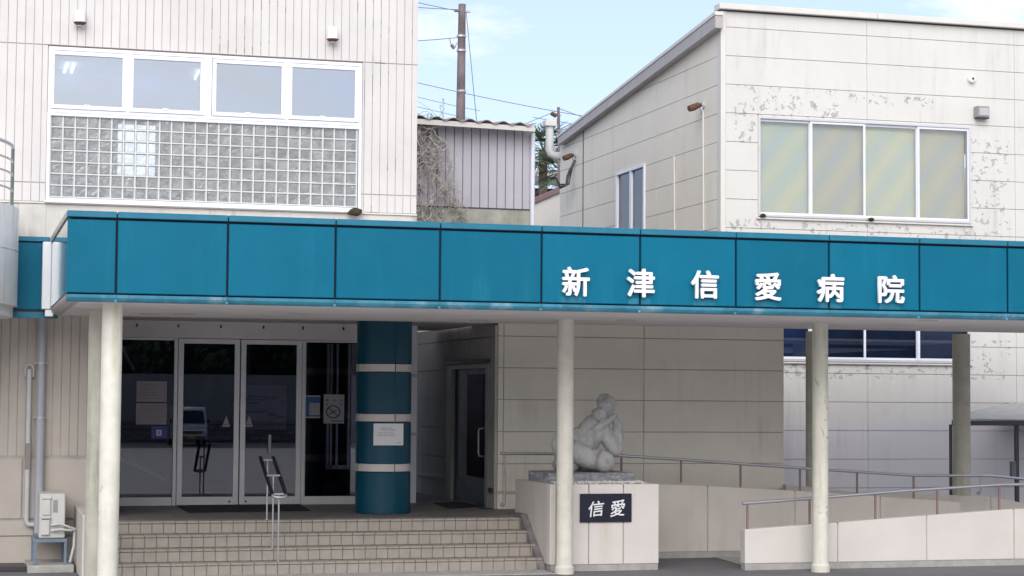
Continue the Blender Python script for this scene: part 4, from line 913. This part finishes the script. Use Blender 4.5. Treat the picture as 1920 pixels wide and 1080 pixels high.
dk = mat('sign_ink', (.03,.03,.06), .7, .1); m.build('prohibition_ring', dk, o)
m = MB(); m.prism([(cx_-.06, Yq, cz_-.04), (cx_-.06, Yq, cz_-.025), (cx_+.05, Yq, cz_+.035), (cx_+.055, Yq, cz_+.02)], (0, -.0015, 0)); m.build('cigarette', dk, o)
for ch, fx_, fz_ in (('敷', .18, .20), ('地', .52, .20), ('内', .84, .20), ('禁', .17, .345), ('煙', .85, .345)):
    text_obj('sign_character', ch, (a.x+fx_*w_, Yq-.001, a.z-fz_*h_+.0), .036 if fz_ < .3 else .03, .002, dk, o, off=.01)
m = MB(); m.box(a.x+.38*w_, b.x-.05*w_, Yq-.001, Yq, b.z+.07*h_, b.z+.1*h_); m.build('printed_text', dk, o)
# map board seen through the right door leaf
YB2 = YE+.5
mb1 = mat('board_face', (.42,.43,.46), .7, .08)
o, a, b = paper('guide_board', 455, 722, 536.5, 806, YB2, mb1, 'pale guide board with coloured route bands behind the right door glass', 'board')
w_ = b.x-a.x; h_ = a.z-b.z
for (u0, u1, v0, v1, cc) in ((.12,.50,.22,.29,(.02,.07,.25)),(.5,.8,.24,.32,(.35,.10,.05)),(.05,.55,.30,.34,(.02,.09,.10)),(.1,.4,.37,.42,(.02,.10,.09)),(.05,.6,.56,.62,(.10,.03,.06)),(.58,.8,.59,.69,(.22,.02,.20)),(.8,1,.31,.345,(.03,.03,.05)),(.8,1,.68,.71,(.03,.03,.05))):
    m = MB(); m.prism([(a.x+u0*w_, YB2-.004, a.z-v0*h_), (a.x+u1*w_, YB2-.004, a.z-v0*h_-.01), (a.x+(u1-.03)*w_, YB2-.004, a.z-v1*h_), (a.x+u0*w_, YB2-.004, a.z-v1*h_)], (0, -.001, 0)); m.build('route_band', mat('band_ink', cc, .7, .1), o)
# white bars inside the vestibule and a chair-like shape
for (x0, y0, x1, y1, Y, lab) in ((226,644,251,693,8.2,'pale slanting bar high behind the left glass'),(222,858,309,898,8.0,'pale slanting bar low behind the left glass')):
    a, b = onY(x0, y0, Y), onY(x1, y1, Y); m = MB(); m.tube([a, b], .028, 8); o = m.build('interior_bar', M['white']); tag(o, lab, 'rail')
m = MB(); a, b = onY(602, 905, 8.9), onY(640, 836, 8.9); m.box(a.x, b.x, 8.9, 9.3, ZF, a.z+.02, .04); m.box(a.x, b.x, 9.25, 9.4, a.z, b.z, .05); o = m.build('lobby_chair', mat('dark_upholstery', (.02,.02,.06), .8, .2)); tag(o, 'dark upholstered chair just inside the right glass', 'chair')
a, b = onY(502.5, 851, YE-.075), onY(508.5, 815, YE-.075); m = MB(); m.box(a.x, b.x, YE-.09, YE-.062, a.z, b.z, .006); o = m.build('door_tag', M['greypipe']); tag(o, 'narrow upright grey tag on the right door glass', 'tag')
# extractor hoods
for q, y in ((150.5, 22), (624, 54)):
    c = onY(q, y, YL-.09); T = thing('vent_hood', 'white bell-shaped vent hood above the %s window' % ('first' if q < 300 else 'last'), 'vent', c, 'bell-shaped vent hoods')
    m = MB(); m.lathe([(.0, .03), (.03, .028), (.058, .012), (.07, -.02), (.073, -.14), (.066, -.14)], c, 26); m.build('hood', M['white'], T, True)
    m = MB(); m.lathe([(.082, -.142), (.085, -.150), (.055, -.172), (.0, -.178)], c, 26); m.build('screen', M['rust'], T, True)
    m = MB(); m.tube([(c.x-.07, c.y+.02, c.z-.185), (c.x, c.y-.05, c.z-.19), (c.x+.07, c.y+.02, c.z-.185)], .006, 6); m.build('guard_wire', M['silver'], T)
    m = MB(); m.tube([(c.x, c.y+.08, c.z-.05), (c.x, c.y, c.z-.05)], .05, 12); m.build('neck', M['silver'], T)
# room lamps seen through the windows
for (x0, y0, x1, y1) in ((126, 120, 116.5, 146), (139, 120, 130.5, 146), (373, 133, 360.5, 158)):
    a, b = onZ(x0, y0, 7.38), onZ(x1, y1, 7.38)
    if (a-b).length > 2.5: a = b+(a-b).normalized()*1.6
    m = MB(); m.tube([a, b], .022, 8); t = m.build('tube_lamp', M['lamp']); tag(t, {126: 'left tube of the lit pair seen through the first upper window', 139: 'right tube of the lit pair seen through the first upper window', 373: 'single lit tube seen through the second upper window'}[x0], 'lamp', 'lit ceiling tubes')
# main downpipe, wrapped pipe, conduit elbow
YD = YL-.11
DP = thing('downpipe', 'thick grey downpipe with metal clamps on the left wall', 'pipe', (onY(76,700,YD).x, YD, 0))
x = onY(76.5, 760, YD).x; m = MB(); m.tube([(x, YD, .45), (x, YD, onY(76,782,YD).z)], .058, 16); m.tube([(x, YD, onY(76,782,YD).z), (x, YD, 3.4)], .052, 16); m.build('pipe', M['greypipe'], DP, True)
m = MB()
for y in (681, 783): z = onY(76, y, YD).z; m.lathe([(.062, z-.012), (.062, z+.012)], (x, YD, 0), 18); m.box(x-.075, x+.075, YD+.03, YL-.01, z-.012, z+.012)
m.build('clamp', M['steel'], DP)
YC = YL-.07; x = onY(54, 760, YC).x
WP = thing('wrapped_pipe', 'thin pale wrapped pipe with a looped top left of the downpipe', 'pipe', (x, YC, 0))
zt1, zt2, zt3 = onY(54, 692, YC).z, onY(54, 831, YC).z, onY(54, 880, YC).z
m = MB(); m.tube([(x, YC, zt1), (x, YC, zt2)], .033, 12); zl2 = onY(54, 984, YC).z; m.tube([(x, YC, zt3), (x, YC, zl2+.06), (x+.02, YC, zl2+.01), (x+.06, YC, zl2), (x+.17, YC, zl2)], .033, 12); m.build('pipe', M['lightpipe'], WP, True)
m = MB(); m.box(x-.036, x+.036, YC-.03, YC+.03, zt3, zt2, .004); m.build('cover', mat('brown_grey_cover', (.27,.24,.225), .7), WP)
m = MB(); m.tube([(x-.05, YC, zt1-.10), (x-.05, YC, zt1), (x-.035, YC, zt1+.045), (x, YC, zt1+.06), (x+.035, YC, zt1+.045), (x+.05, YC, zt1), (x+.05, YC, zt1-.10)], .012, 8); m.build('loop', M['lightpipe'], WP, True)
# white boxed downpipe by the canopy end
m = MB(); a, b = onY(80.5, 452, 3.74), onY(97, 580, 3.74); m.box(a.x, b.x-.015, 3.7, 3.87, b.z, a.z-.01, .008); o = m.build('rainwater_box', M['white']); tag(o, 'streaked white rainwater box at the left end of the canopy', 'pipe')
m = MB(); m.box(a.x+.045, b.x+.02, 3.72, 3.85, b.z-.09, b.z-.004, .006); m.build('outlet', M['white'], o)
# curved balcony at the far left
BC = thing('curved_balcony', 'white drum-shaped balcony cut by the left edge of the picture', 'balcony', (-2.6, 3.6, 0))
bc = (-3.02, 3.75); e = onY(34.5, 460, 3.75); rb = e.x-bc[0]
zt1, zj, zb1, zb2 = onY(5, 386, 2.0).z, onY(20, 467, 2.0).z, onY(10, 571, 2.0).z, onY(10, 588, 2.0).z
Yn = 3.75; zt1 = onY(33, 386, Yn-.6).z; zj = onY(20, 466, Yn-.8).z; zb1 = onY(20, 570, Yn-.8).z; zb2 = onY(20, 590, Yn-.8).z
wd = mat('weathered_white', (.80,.79,.77), .7, .08, 3, .2, 60, streak=.9, streakcol=(.36,.33,.29), strscale=7)
m = MB(); m.lathe([(rb-.12, zt1), (rb, zt1), (rb, zj+.006)], (bc[0], bc[1], 0), 80); m.lathe([(rb-.01, zj+.006), (rb-.01, zj-.006)], (bc[0], bc[1], 0), 80); m.lathe([(rb, zj-.006), (rb, zb1), (rb-.03, zb1)], (bc[0], bc[1], 0), 80); m.build('drum', wd, BC, True)
m = MB(); m.lathe([(rb-.05, zb1+.01), (rb-.05, zb2), (0.05, zb2)], (bc[0], bc[1], 0), 80); m.build('skirt', wd, BC, True)
pe = onY(23, 340, Yn); rr_ = pe.x-bc[0]-.0
m = MB(); zr1 = onY(23, 278, Yn).z; zr0 = onY(23, 405, Yn).z
m.tube([(bc[0]+rr_*math.cos(t), bc[1]+rr_*math.sin(t), zr1) for t in [-.03-.05*k for k in range(60)]], .022, 8)
for y in (306, 330.5, 360): z = onY(23, y, Yn).z; m.tube([(bc[0]+rr_*math.cos(t), bc[1]+rr_*math.sin(t), z) for t in [-.03-.05*k for k in range(60)]], .014, 6)
m.build('railing', M['steel'], BC, True)
m = MB(); m.tube([(bc[0]+rr_, bc[1], zt1-.02), (bc[0]+rr_, bc[1], zr1)], .022, 8); m.build('rail_post', M['greypost'], BC, True)
# air conditioner on its stand
ay0 = 3.85; a, b = onY(75, 926, ay0), onY(121.5, 1009, ay0)
AC = thing('air_conditioner', 'grey-white outdoor air conditioner unit seen end-on, on a blue-grey stand', 'air conditioner', (a.x, ay0, b.z))
m = MB(); m.box(a.x, b.x, ay0, ay0+.78, b.z, a.z, .012); m.build('casing', M['ac'], AC)
W = b.x-a.x; H = a.z-b.z
m = MB(); m.box(a.x+.06*W, a.x+.40*W, ay0-.035, ay0-.002, b.z+.07*H, b.z+.42*H, .01); m.box(a.x+.06*W, a.x+.42*W, ay0-.05, ay0-.002, b.z+.44*H, b.z+.50*H, .008); m.box(a.x+.10*W, a.x+.42*W, ay0-.02, ay0-.002, b.z+.52*H, b.z+.88*H, .008); m.box(a.x+.08*W, a.x+.44*W, ay0-.03, ay0-.002, b.z+.885*H, b.z+.915*H, .004); m.build('valve_cover', M['ac'], AC)
m = MB(); m.box(a.x+.52*W, a.x+.70*W, ay0-.004, ay0-.001, b.z+.58*H, b.z+.86*H); m.box(a.x+.46*W, a.x+.47*W, ay0-.003, ay0-.001, b.z+.04*H, b.z+.95*H); m.build('grille', M['steeldull'], AC)
m = MB(); 
for dz_ in (0, -.07):
    m.tube([(a.x+.45*W, ay0-.03, b.z+.30*H+dz_), (a.x+.8*W, ay0-.07, b.z+.33*H+dz_), (a.x+1.2*W, ay0-.05, b.z+.24*H+dz_*.5), (a.x+1.42*W, ay0+.02, b.z+.20*H)], .017, 8)
m.tube([(a.x+1.38*W, ay0+.02, b.z+.2*H), (a.x+1.36*W, ay0+.0, b.z-.1), (a.x+1.22*W, ay0+.0, b.z-.30)], .017, 8); m.build('hose', M['lightpipe'], AC, True)
STD = thing('unit_stand', 'blue-grey angle-iron stand under the air conditioner', 'stand', (a.x, ay0, 0))
c, d = onY(62, 1012, ay0), onY(125, 1058, ay0)
m = MB()
for xx in (c.x+.02, d.x-.02):
    for y in (ay0, ay0+.66): m.box(xx-.016, xx+.016, y, y+.03, d.z, b.z-.012)
m.build('leg', M['bluemetal'], STD)
m = MB(); m.box(c.x, d.x, ay0-.004, ay0+.03, b.z-.05, b.z-.006); m.box(c.x, d.x, ay0+.66, ay0+.7, b.z-.05, b.z-.006); m.box(c.x, c.x+.03, ay0+.032, ay0+.658, b.z-.05, b.z-.006); m.box(d.x-.03, d.x, ay0+.032, ay0+.658, b.z-.05, b.z-.006); m.build('frame', M['bluemetal'], STD)
m = MB(); p, q = onY(52, 1058, ay0-.12), onY(139, 1058, ay0-.12); m.box(p.x, q.x, ay0-.12, YL-.02, 0, d.z-.002, .008); o = m.build('concrete_base', M['plinth']); tag(o, 'low concrete base below the air conditioner stand', 'base')
m = MB(); m.box(p.x-.9, p.x-.01, ay0+.2, YL-.02, .0, .06, .006); o = m.build('drain_cover', M['darkmetal']); tag(o, 'dark drain cover at the foot of the left wall', 'drain cover')

# ============================================================ SMALL THINGS ON THE ANNEX
FLG = 'rusty wall floodlights'
for k, (px_, py_, tipx, tipy, lab) in enumerate(((1318, 197, 1292, 204, 'rusty spotlight near the annex corner with a white conduit below'), (1078, 291, 1057, 297, 'rusty brown spotlight at the far end of the annex side wall'))):
    c = onX(px_, py_, XS-.02); d = onX(tipx, tipy, XS-.02); L = (d-c); T = thing('spotlight', lab, 'light', c, FLG)
    tip = c+Vector((-.28, .0, -.10)) if k == 0 else c+Vector((-.22, .05, -.05)); tip = onY(tipx, tipy, c.y-.05)
    ax = (tip-c); m = MB(); m.tube([c+Vector((-.04,0,0)), c+ax*.35+Vector((0,0,.02)), c+ax*.7+Vector((0,0,.005)), tip], [.03, .05, .062, .055], 12); m.build('lamp_housing', M['rust'], T, True)
    m = MB(); m.lathe([(.05, -.03), (.05, .02)], c, 14, axis='X'); m.tube([c+Vector((0,0,-.02)), c+Vector((-.04,0,-.07)), c+Vector((.0,0,-.12))], .028, 8); m.build('mount', M['silvergrey'], T)
for q, y0, y1, lab in ((1318.5, 207, 432, 'white vertical conduit under the spotlight near the annex corner'), (1264, 292, 432, 'short white conduit between the side window and the annex corner')):
    a, b = onX(q, y0, XS-.02), onX(q+1, y1, XS-.02); m = MB(); m.tube([a, b], .016, 8); o = m.build('conduit', M['parapet'], smooth=True); tag(o, lab, 'conduit')
c = onX(1078, 300, XS-.03); m = MB()
for off, sag, dx2 in ((0, .55, -.25), (.04, .75, -.38), (-.03, .35, -.1)):
    p0 = onY(1070+off*60, 318, c.y); p1 = onY(1063, 352, c.y-.1); p2 = onY(1050, 350-off*100, c.y+.3); p3 = onY(1042, 333, c.y+.6); p4 = onY(1066, 330, c.y-.05)
    m.tube([c, p0, p4+Vector((off, 0, 0)), p1+Vector((off, 0, sag*.1)), p2, p3], .017, 6)
o = m.build('hanging_cable', M['blackrub']); tag(o, 'looped black cables hanging below the far rusty spotlight', 'cable')
c = onY(1822, 148, YF-.03); SN = thing('wall_sensor', 'round white sensor with dark centre high on the annex front', 'sensor', c)
m = MB(); m.lathe([(0, -.05), (.04, -.048), (.066, -.03), (.07, .02)], c, 28, axis='Y'); m.build('housing', M['white'], SN, True)
m = MB(); m.lathe([(0, -.062), (.02, -.058), (.024, -.049)], c, 18, axis='Y'); m.build('lens', M['darkmetal'], SN, True)
a, b = onY(1826, 200, YF-.02), onY(1849, 222, YF-.02); VB = thing('vent_box', 'small square grey vent box right of the annex window', 'vent', a)
m = MB(); m.box(a.x, b.x, YF-.14, YF-.002, b.z, a.z, .01); m.build('case', M['steeldull'], VB); m = MB(); m.box(a.x+.035, b.x-.02, YF-.15, YF-.141, b.z+.03, a.z-.03, .002); m.build('flap', M['silvergrey'], VB); m = MB(); m.box(a.x+.02, b.x, YF-.13, YF-.02, b.z-.02, b.z-.001); m.build('outlet', M['darkmetal'], VB)
# dirt and moss clumps
for q, y, Y, r, lab in ((1430, 404.5, YF-.06, .045, 'brown nest-like clump at the left end of the annex window sill'), (1633, 411, YF-.06, .042, 'brown clump in the middle of the annex window sill'), (665, 397.5, YL-.12, .075, 'dark mossy clump on the canopy roof under the glass blocks')):
    c = onY(q, y, Y); m = MB(); bmesh.ops.create_icosphere(m.b, subdivisions=3, radius=r)
    for v in m.b.verts: v.co *= 1+.45*mnoise.noise(v.co*14+Vector((q, 0, 0))); v.co.z *= .75; v.co.x *= 1.2; v.co += c
    o = m.build('moss_clump', M['moss']); tag(o, lab, 'moss', 'moss and dirt clumps')

# ============================================================ BEHIND: SHED, POLE, DUCT, WALL, HOUSE, PALM
YS = 12.0
SH = thing('shed', 'lilac-grey sheet metal shed with rusty corrugated roof behind the canopy', 'shed', (7, YS, 0))
a, b, c, d = onY(798, 229, YS), onY(996, 243, YS), onY(992, 392, YS), onY(785, 386, YS)
XL = 5.2; zlow = (c.z+d.z)/2; xr = b.x; slp = (b.z-a.z)/(b.x-a.x); zt_s = lambda x: a.z+slp*(x-a.x)
m = MB(); m.prism([(XL, YS+.03, zlow), (xr, YS+.03, zlow), (xr, YS+.03, zt_s(xr)), (XL, YS+.03, zt_s(XL))], (0, 3.2, 0)); m.build('wall', mat('shed_joint', (.32,.31,.36), .8), SH)
m = MB(); x = xr
while x > XL+.2:
    m.prism([(x-.150, YS, zlow), (x-.009, YS, zlow), (x-.009, YS, zt_s(x)), (x-.150, YS, zt_s(x-.15))], (0, .028, 0)); x -= .159
m.build('sheet_cladding', M['shed'], SH)
m = MB(); m.box(XL, xr-.02, YS-.02, YS+3.2, 0, zlow-.02); m.build('base', M['mossy'], SH)
m = MB(); m.box(XL, xr+.0, YS-.03, YS-.003, zlow-.02, zlow+.0); m.build('ledge', M['darkmetal'], SH)
ra, rb_ = onY(806, 220, YS-.35), onY(1006, 234, YS-.35); n = 88
m = MB(); sx0, sx1 = XL, rb_.x; s2 = (rb_.z-ra.z)/(rb_.x-ra.x)
pf = []
for k in range(n*2+1): x = sx0+(sx1-sx0)*k/(n*2); pf.append((x, ra.z+s2*(x-ra.x)+.028*math.cos(x*2*math.pi/.305)))
m.prism([(x, YS-.36, z) for x, z in pf]+[(x, YS-.36, z-.012) for x, z in pf[::-1]], (0, 3.7, .35)); m.build('roof', M['tin'], SH, label='rusty corrugated tin roof')
m = MB(); m.prism([(sx0, YS-.33, ra.z+s2*(sx0-ra.x)-.13), (sx1-.02, YS-.33, rb_.z-.12), (sx1-.02, YS-.33, rb_.z-.035), (sx0, YS-.33, ra.z+s2*(sx0-ra.x)-.035)], (0, .05, 0)); m.build('fascia_board', M['parapet'], SH)
m = MB(); p, q = onY(999, 250, YS-.05), onY(997.5, 425, YS-.05); m.tube([p, (p.x, p.y, q.z)], .042, 12); m.build('downpipe', M['whitetrim'], SH, True)
# dried climbing plant
m = MB(); rnd = random.Random(11); lx = onY(782, 300, YS).x-.3
def lim(z): # right-hand limit of the vine mass against the shed, widening downward
    f = (onY(800, 215, YS).z-z)/(onY(800, 215, YS).z-onY(800, 415, YS).z); return onY(808+62*min(1, max(0, f))**.8, 300, YS).x
ztop, zbot = onY(800, 214, YS).z, onY(800, 425, YS).z
for i in range(150):
    z = rnd.uniform(zbot, ztop); x = rnd.uniform(lx, lim(z)+.05); y = YS-.03-rnd.random()*.22; ang = rnd.uniform(-2.6, -.5); pts = []; r = rnd.choice((.005,.006,.007,.009,.015))
    for k in range(rnd.randint(8, 26)):
        pts.append((x, y, z)); ang += rnd.gauss(0, .42); x += .05*math.cos(ang); z += .05*math.sin(ang); y += rnd.gauss(0, .012)
        if x > lim(z)+.06: ang = math.pi-ang
        y = min(YS-.015, max(YS-.35, y))
    if len(pts) > 3: m.tube(pts, [r*(1-.5*k/len(pts)) for k in range(len(pts))], 5, False)
for i in range(350):
    z = rnd.uniform(zbot, ztop); x = rnd.uniform(lx, lim(z)); y = YS-.02-rnd.random()*.2; s = rnd.uniform(.012, .035); v = Vector((rnd.gauss(0,1), rnd.gauss(0,1), rnd.gauss(0,1))).normalized(); u = v.orthogonal().normalized(); c_ = Vector((x, y, z))
    m.quad(c_-u*s, c_-v*s*.5, c_+u*s, c_+v*s*.5)
o = m.build('climbing_vine', M['vine']); tag(o, 'tangle of dry leafless vine climbing the left side of the grey shed', 'vine')
# utility pole and wires
YPp = 17.0; pt, pbm = onY(866.5, 8, YPp), onY(863.5, 225, YPp)
UP = thing('utility_pole', 'tall weathered brown utility pole rising behind the shed', 'utility pole', (pbm.x, YPp, 0))
m = MB(); m.tube([(pbm.x+(pbm.x-pt.x)*.9, YPp, 0), pbm, pt], [.17, .095, .075], 14); m.build('pole', M['pole'], UP, True)
m = MB()
for y in (68, 95, 171): q = onY(865, y, YPp); m.lathe([(.10, q.z-.02), (.10, q.z+.02)], (q.x, YPp, 0), 14)
q = onY(866, 21, YPp); m.box(q.x-.16, q.x+.18, YPp-.03, YPp+.03, q.z-.02, q.z+.02); m.build('bracket', M['steel'], UP)
m = MB(); q1, q2 = onY(846, 84, YPp), onY(852, 91, YPp); m.tube([q1, q2], .035, 8); m.tube([onY(843,73,YPp), q1], .008, 5); m.tube([onY(857,80,YPp), q2], .008, 5); m.build('insulator', M['brownpost'], UP)
W = [((700,-16),(862,21)),((700,6),(862,18)),((700,80),(862,70)),((700,135),(1096,218)),((700,160),(900,208)),((700,178),(880,222)),((874,22),(895,240)),((1047,203),(1100,222)),((958,243),(1043,208)),((1000,220),(1120,240))]
names = ['top wire from the utility pole to the left', 'second wire from the utility pole top to the left', 'wire reaching the utility pole with an insulator', 'long sagging wire crossing behind the utility pole', 'faint wire low above the shed roof', 'lowest faint wire above the shed roof', 'guy wire slanting down right of the utility pole', 'wire running right from the thin lamp pole', 'wire running left from the thin lamp pole', 'faint wire over the palm']
for (p, q), nme in zip(W, names):
    Yw = YPp-.05 if p[0] != 1047 and q[0] < 1000 else 22
    a, b = onY(*p, Yw), onY(*q, Yw); m = MB(); n = 14; sag = .04*(b-a).length if p[0] == 700 else .005
    m.tube([a.lerp(b, k/n)-Vector((0, 0, sag*4*(k/n)*(1-k/n)*.25)) for k in range(n+1)], .009 if p[1] not in (160, 178) else .006, 5); o = m.build('wire', M['wire']); tag(o, nme, 'wire', 'overhead wires')
YQ = 22.0; a, b = onY(1047, 201, YQ), onY(1048, 262, YQ); LP_ = thing('lamp_pole', 'thin pole with a small lamp just beyond the annex roof end', 'lamp pole', (b.x, YQ, 0))
m = MB(); m.tube([(b.x, YQ, 0), b, a], .035, 8); m.build('pole', M['pole'], LP_, True); q = onY(1041, 215, YQ); m = MB(); m.tube([q+Vector((-.1,0,.03)), q+Vector((.03,0,-.03))], .05, 8); m.tube([q, onY(1047,212,YQ)], .015, 5); m.build('lamp_head', M['rust'], LP_)
# exhaust duct on the back corner of the annex
YX = YB-.0; DU = thing('exhaust_duct', 'pale elbowed exhaust duct with square cap at the annex back corner', 'duct', onY(1030, 290, YX))
c = onY(1030.5, 240, YX); zt1, zt0_ = onY(1030, 226, YX).z, onY(1030, 290, YX).z
m = MB(); m.tube([(c.x, YX, zt1-.08), (c.x, YX, zt0_+.10), (c.x+.03, YX, zt0_+.02), (c.x+.12, YX, zt0_-.02), (XS+.1, YX+.02, zt0_-.02)], .085, 16); m.build('pipe', mat('duct_metal', (.60,.60,.60), .5, .08), DU, True)
m = MB(); m.box(c.x-.125, c.x+.125, YX-.125, YX+.125, zt1-.13, zt1, .01); m.build('cap', M['parapet'], DU)
# white wall with brown coping
YW = 20.0; a, b = onY(985, 388, YW), onY(1058, 357, YW)
GW = thing('boundary_wall', 'white wall with a brown sloping coping between shed and annex', 'wall', (a.x, YW, 0))
m = MB(); m.prism([(a.x, YW, 0), (b.x, YW, 0), (b.x, YW, b.z), (a.x, YW, a.z)], (0, .2, 0)); m.build('wall', M['parapet'], GW)
m = MB(); m.prism([(a.x, YW-.06, a.z+.003), (b.x, YW-.06, b.z+.003), (b.x, YW-.06, b.z+.12), (a.x, YW-.06, a.z+.12)], (0, .32, 0)); m.build('coping', M['brownpost'], GW)
# tiled house
YH = 32.0; a, b = onY(985, 310, YH), onY(1062, 312, YH); zE = onY(1020, 347, YH).z; zR = onY(1020, 308, YH).z
HO = thing('tiled_house', 'old house with a grey tiled roof half hidden by the palm', 'house', (a.x, YH, 0))
m = MB(); m.box(a.x-1, b.x+3, YH+.6, YH+5, 0, zE-.03); m.build('wall', M['brownwood'], HO)
m = MB(); n = 16
for j in range(n):
    f0, f1 = j/n, (j+1)/n; y0, y1 = YH+f0*3.5, YH+f1*3.5; z0, z1 = zE+(zR-zE)*f0, zE+(zR-zE)*f1
    x = a.x-1.5
    while x < b.x+3:
        m.prism([(x, y0-.06, z0+.05), (x+.14, y0-.06, z0+.0), (x+.28, y0-.06, z0+.05), (x+.28, y0-.06, z0+.02), (x+.14, y0-.06, z0-.03), (x, y0-.06, z0+.02)], (0, y1-y0+.06, z1-z0)); x += .29
m.build('roof', M['rooftile'], HO)
m = MB(); m.box(a.x-1.5, b.x+3, YH+3.3, YH+3.8, zR, zR+.22, .05); m.build('ridge', mat('white_ridge', (.45,.46,.48), .6, .3, 6), HO)
# palm
def palm(cx, cy, cz, s, seed, lab):
    T = thing('palm_tree', lab, 'tree', (cx, cy, 0)); rnd = random.Random(seed)
    m = MB(); m.tube([(cx, cy, 0), (cx+.05, cy, cz*.5), (cx, cy, cz)], [.16, .13, .11], 10); m.build('trunk', M['trunk'], T, True)
    m = MB()
    for i in range(34):
        az = rnd.uniform(0, 6.28); el = rnd.uniform(-.7, 1.2); L = s*rnd.uniform(.8, 1.15); d = Vector((math.cos(az)*math.cos(el), math.sin(az)*math.cos(el), math.sin(el))); o_ = Vector((cx, cy, cz)); tip = o_+d*L*.45
        side = d.cross(Vector((0,0,1))).normalized()
        m.tube([o_, tip], .012, 4, False)
        for k in range(15):
            f = (k-7)/7*1.25; dd = (d*math.cos(f)+side*math.sin(f)).normalized(); e = tip+dd*L*.5+Vector((0,0,-.16*L*rnd.random())); wv = dd.cross(d).normalized() if k != 7 else Vector((0,0,1)); wq = side*math.cos(f)*.018-d*math.sin(f)*.018
            m.quad(tip-wq, tip+wq, e+wq*.3, e-wq*.3)
    m.build('crown', M['palm'], T)
c = onY(1018, 283, 25.5); palm(c.x, 25.5, c.z, 1.1, 4, 'fan palm seen between the shed and the annex')
c = onY(1046, 322, 24.0); palm(c.x+.1, 24.0, c.z, .9, 9, 'smaller lower fan palm against the annex back corner')

# ============================================================ ACROSS THE ROAD (what the door glass mirrors)
YR = -60.0
def mir(x, y, Yv):   # point behind the camera mirrored in the door plane
    p = onY(x, y, 2*YE-Yv); return Vector((p.x, Yv, p.z))
RW = thing('retaining_wall', 'rubble stone retaining wall with a concrete face above, mirrored in the doors', 'wall', (0, YR, 0))
m = MB(); rnd = random.Random(8); x = -20.0
zA, zB2 = 1.0, 3.3
for row in range(4):
    x = -22+rnd.random(); 
    while x < 34:
        w_ = rnd.uniform(.35, .75); z = row*.27; m.box(x+.02, x+w_-.02, YR-.0, YR+.35+rnd.random()*.08, z+.02, z+.26, .05); x += w_
m.build('stone_course', M['stonewall'], RW)
m = MB(); m.box(-24, 36, YR-.4, YR+.3, 0, 1.06); m.box(-24, 36, YR-.4, YR+.12, 1.06, zB2); m.build('concrete_face', mat('old_concrete', (.30,.30,.29), .9, .2, 1, .3, 20, streak=.8), RW)
m = MB(); rnd = random.Random(2)
cl = [(Vector((rnd.uniform(-26, 40), -64.5+rnd.gauss(0, 1.2), rnd.uniform(3.2, 9))), rnd.uniform(.9, 2.0)) for _ in range(170)]
for i in range(17000):
    c, q = cl[rnd.randrange(170)]; v = Vector((rnd.gauss(0,1), rnd.gauss(0,1), rnd.gauss(0,1))); p = c+v.normalized()*q*rnd.random()**.4*1.1; s = rnd.uniform(.12, .28); u = v.orthogonal().normalized(); w2 = v.cross(u).normalized()
    m.quad(p-u*s, p-w2*s*.6, p+u*s, p+w2*s*.6)
for i in range(26): x = -25+i*2.5+rnd.random(); m.tube([(x, -64.5, 2), (x+rnd.gauss(0, .3), -64.5, 8)], [.2, .08], 6)
m.build('woodland', M['leaf'], kind='stuff')
m = MB(); pts = [(-60, 0)]+[(-60+i*4, 6.5+1.6*math.sin(i*.7)+rnd.random()) for i in range(36)]+[(80, 0)]
m.prism([(x, -66, z) for x, z in pts], (0, -30, 3)); m.build('hillside', mat('hillside', (.03,.04,.02), .95, .5, 1.5), kind='structure')
# van
vc = mir(360, 845, -51.5); VX = mir(358, 800, -51.5).x
VN = thing('parked_van', 'small pale boxy van with a yellow plate, mirrored in the left door glass', 'van', (VX, -51.5, 0))
w2 = .74; y0 = -51.5
side = [(0,.28),(0,.62),(-.06,.86),(-.32,.98),(-.75,1.62),(-1.0,1.74),(-3.2,1.76),(-3.36,1.6),(-3.4,.9),(-3.4,.28)]
m = MB(); m.prism([(VX-w2, y0+a, z) for a, z in side], (2*w2, 0, 0), .06); m.build('body', M['carbody'], VN, True)
m = MB(); m.prism([(VX-w2+.1, y0-.36+.035, 1.02), (VX-w2+.15, y0-.735+.035, 1.57), (VX+w2-.15, y0-.735+.035, 1.57), (VX+w2-.1, y0-.36+.035, 1.02)], (0, .02, .012)); m.build('windscreen', M['black'], VN)
m = MB(); m.box(VX-w2+.2, VX+w2-.2, y0-.02, y0+.03, .68, .74, .01); m.box(VX-w2+.12, VX+w2-.12, y0-.0, y0+.03, .48, .52, .006); m.build('grille_bar', M['chrome'], VN)
m = MB(); m.box(VX-w2+.25, VX+w2-.25, y0-.02, y0+.015, .53, .67, .01); m.box(VX-w2+.1, VX+w2-.1, y0, y0+.02, .30, .44, .01); m.build('grille', M['acdark'], VN)
for s in (-1, 1):
    m = MB(); m.lathe([(0, .04), (.09, .035), (.115, .0), (.12, -.03)], (VX+s*(w2-.15), y0-.01, .68), 20, axis='Y'); m.build('headlight', M['headlight'], VN, True)
    m = MB(); m.box(VX+s*(w2+.09)-.07, VX+s*(w2+.09)+.07, y0-.62, y0-.52, 1.03, 1.2, .03); m.build('wing_mirror', M['black'], VN)
    for yy_ in (-.65, -2.75):
        m = MB(); m.lathe([(.12, -.08), (.27, -.08), (.28, 0), (.27, .08), (.12, .08)], (VX+s*(w2-.1), y0+yy_, .28), 24, axis='X'); wh = m.build('wheel', M['tyre'], VN, True)
        m = MB(); m.lathe([(0, -.085), (.16, -.085), (.17, .085), (0, .085)], (VX+s*(w2-.1), y0+yy_, .28), 16, axis='X'); m.build('rim', M['silver'], wh)
m = MB(); m.box(VX-.165, VX+.165, y0+.03, y0+.045, .34, .50, .004); m.build('number_plate', M['yellow'], VN)
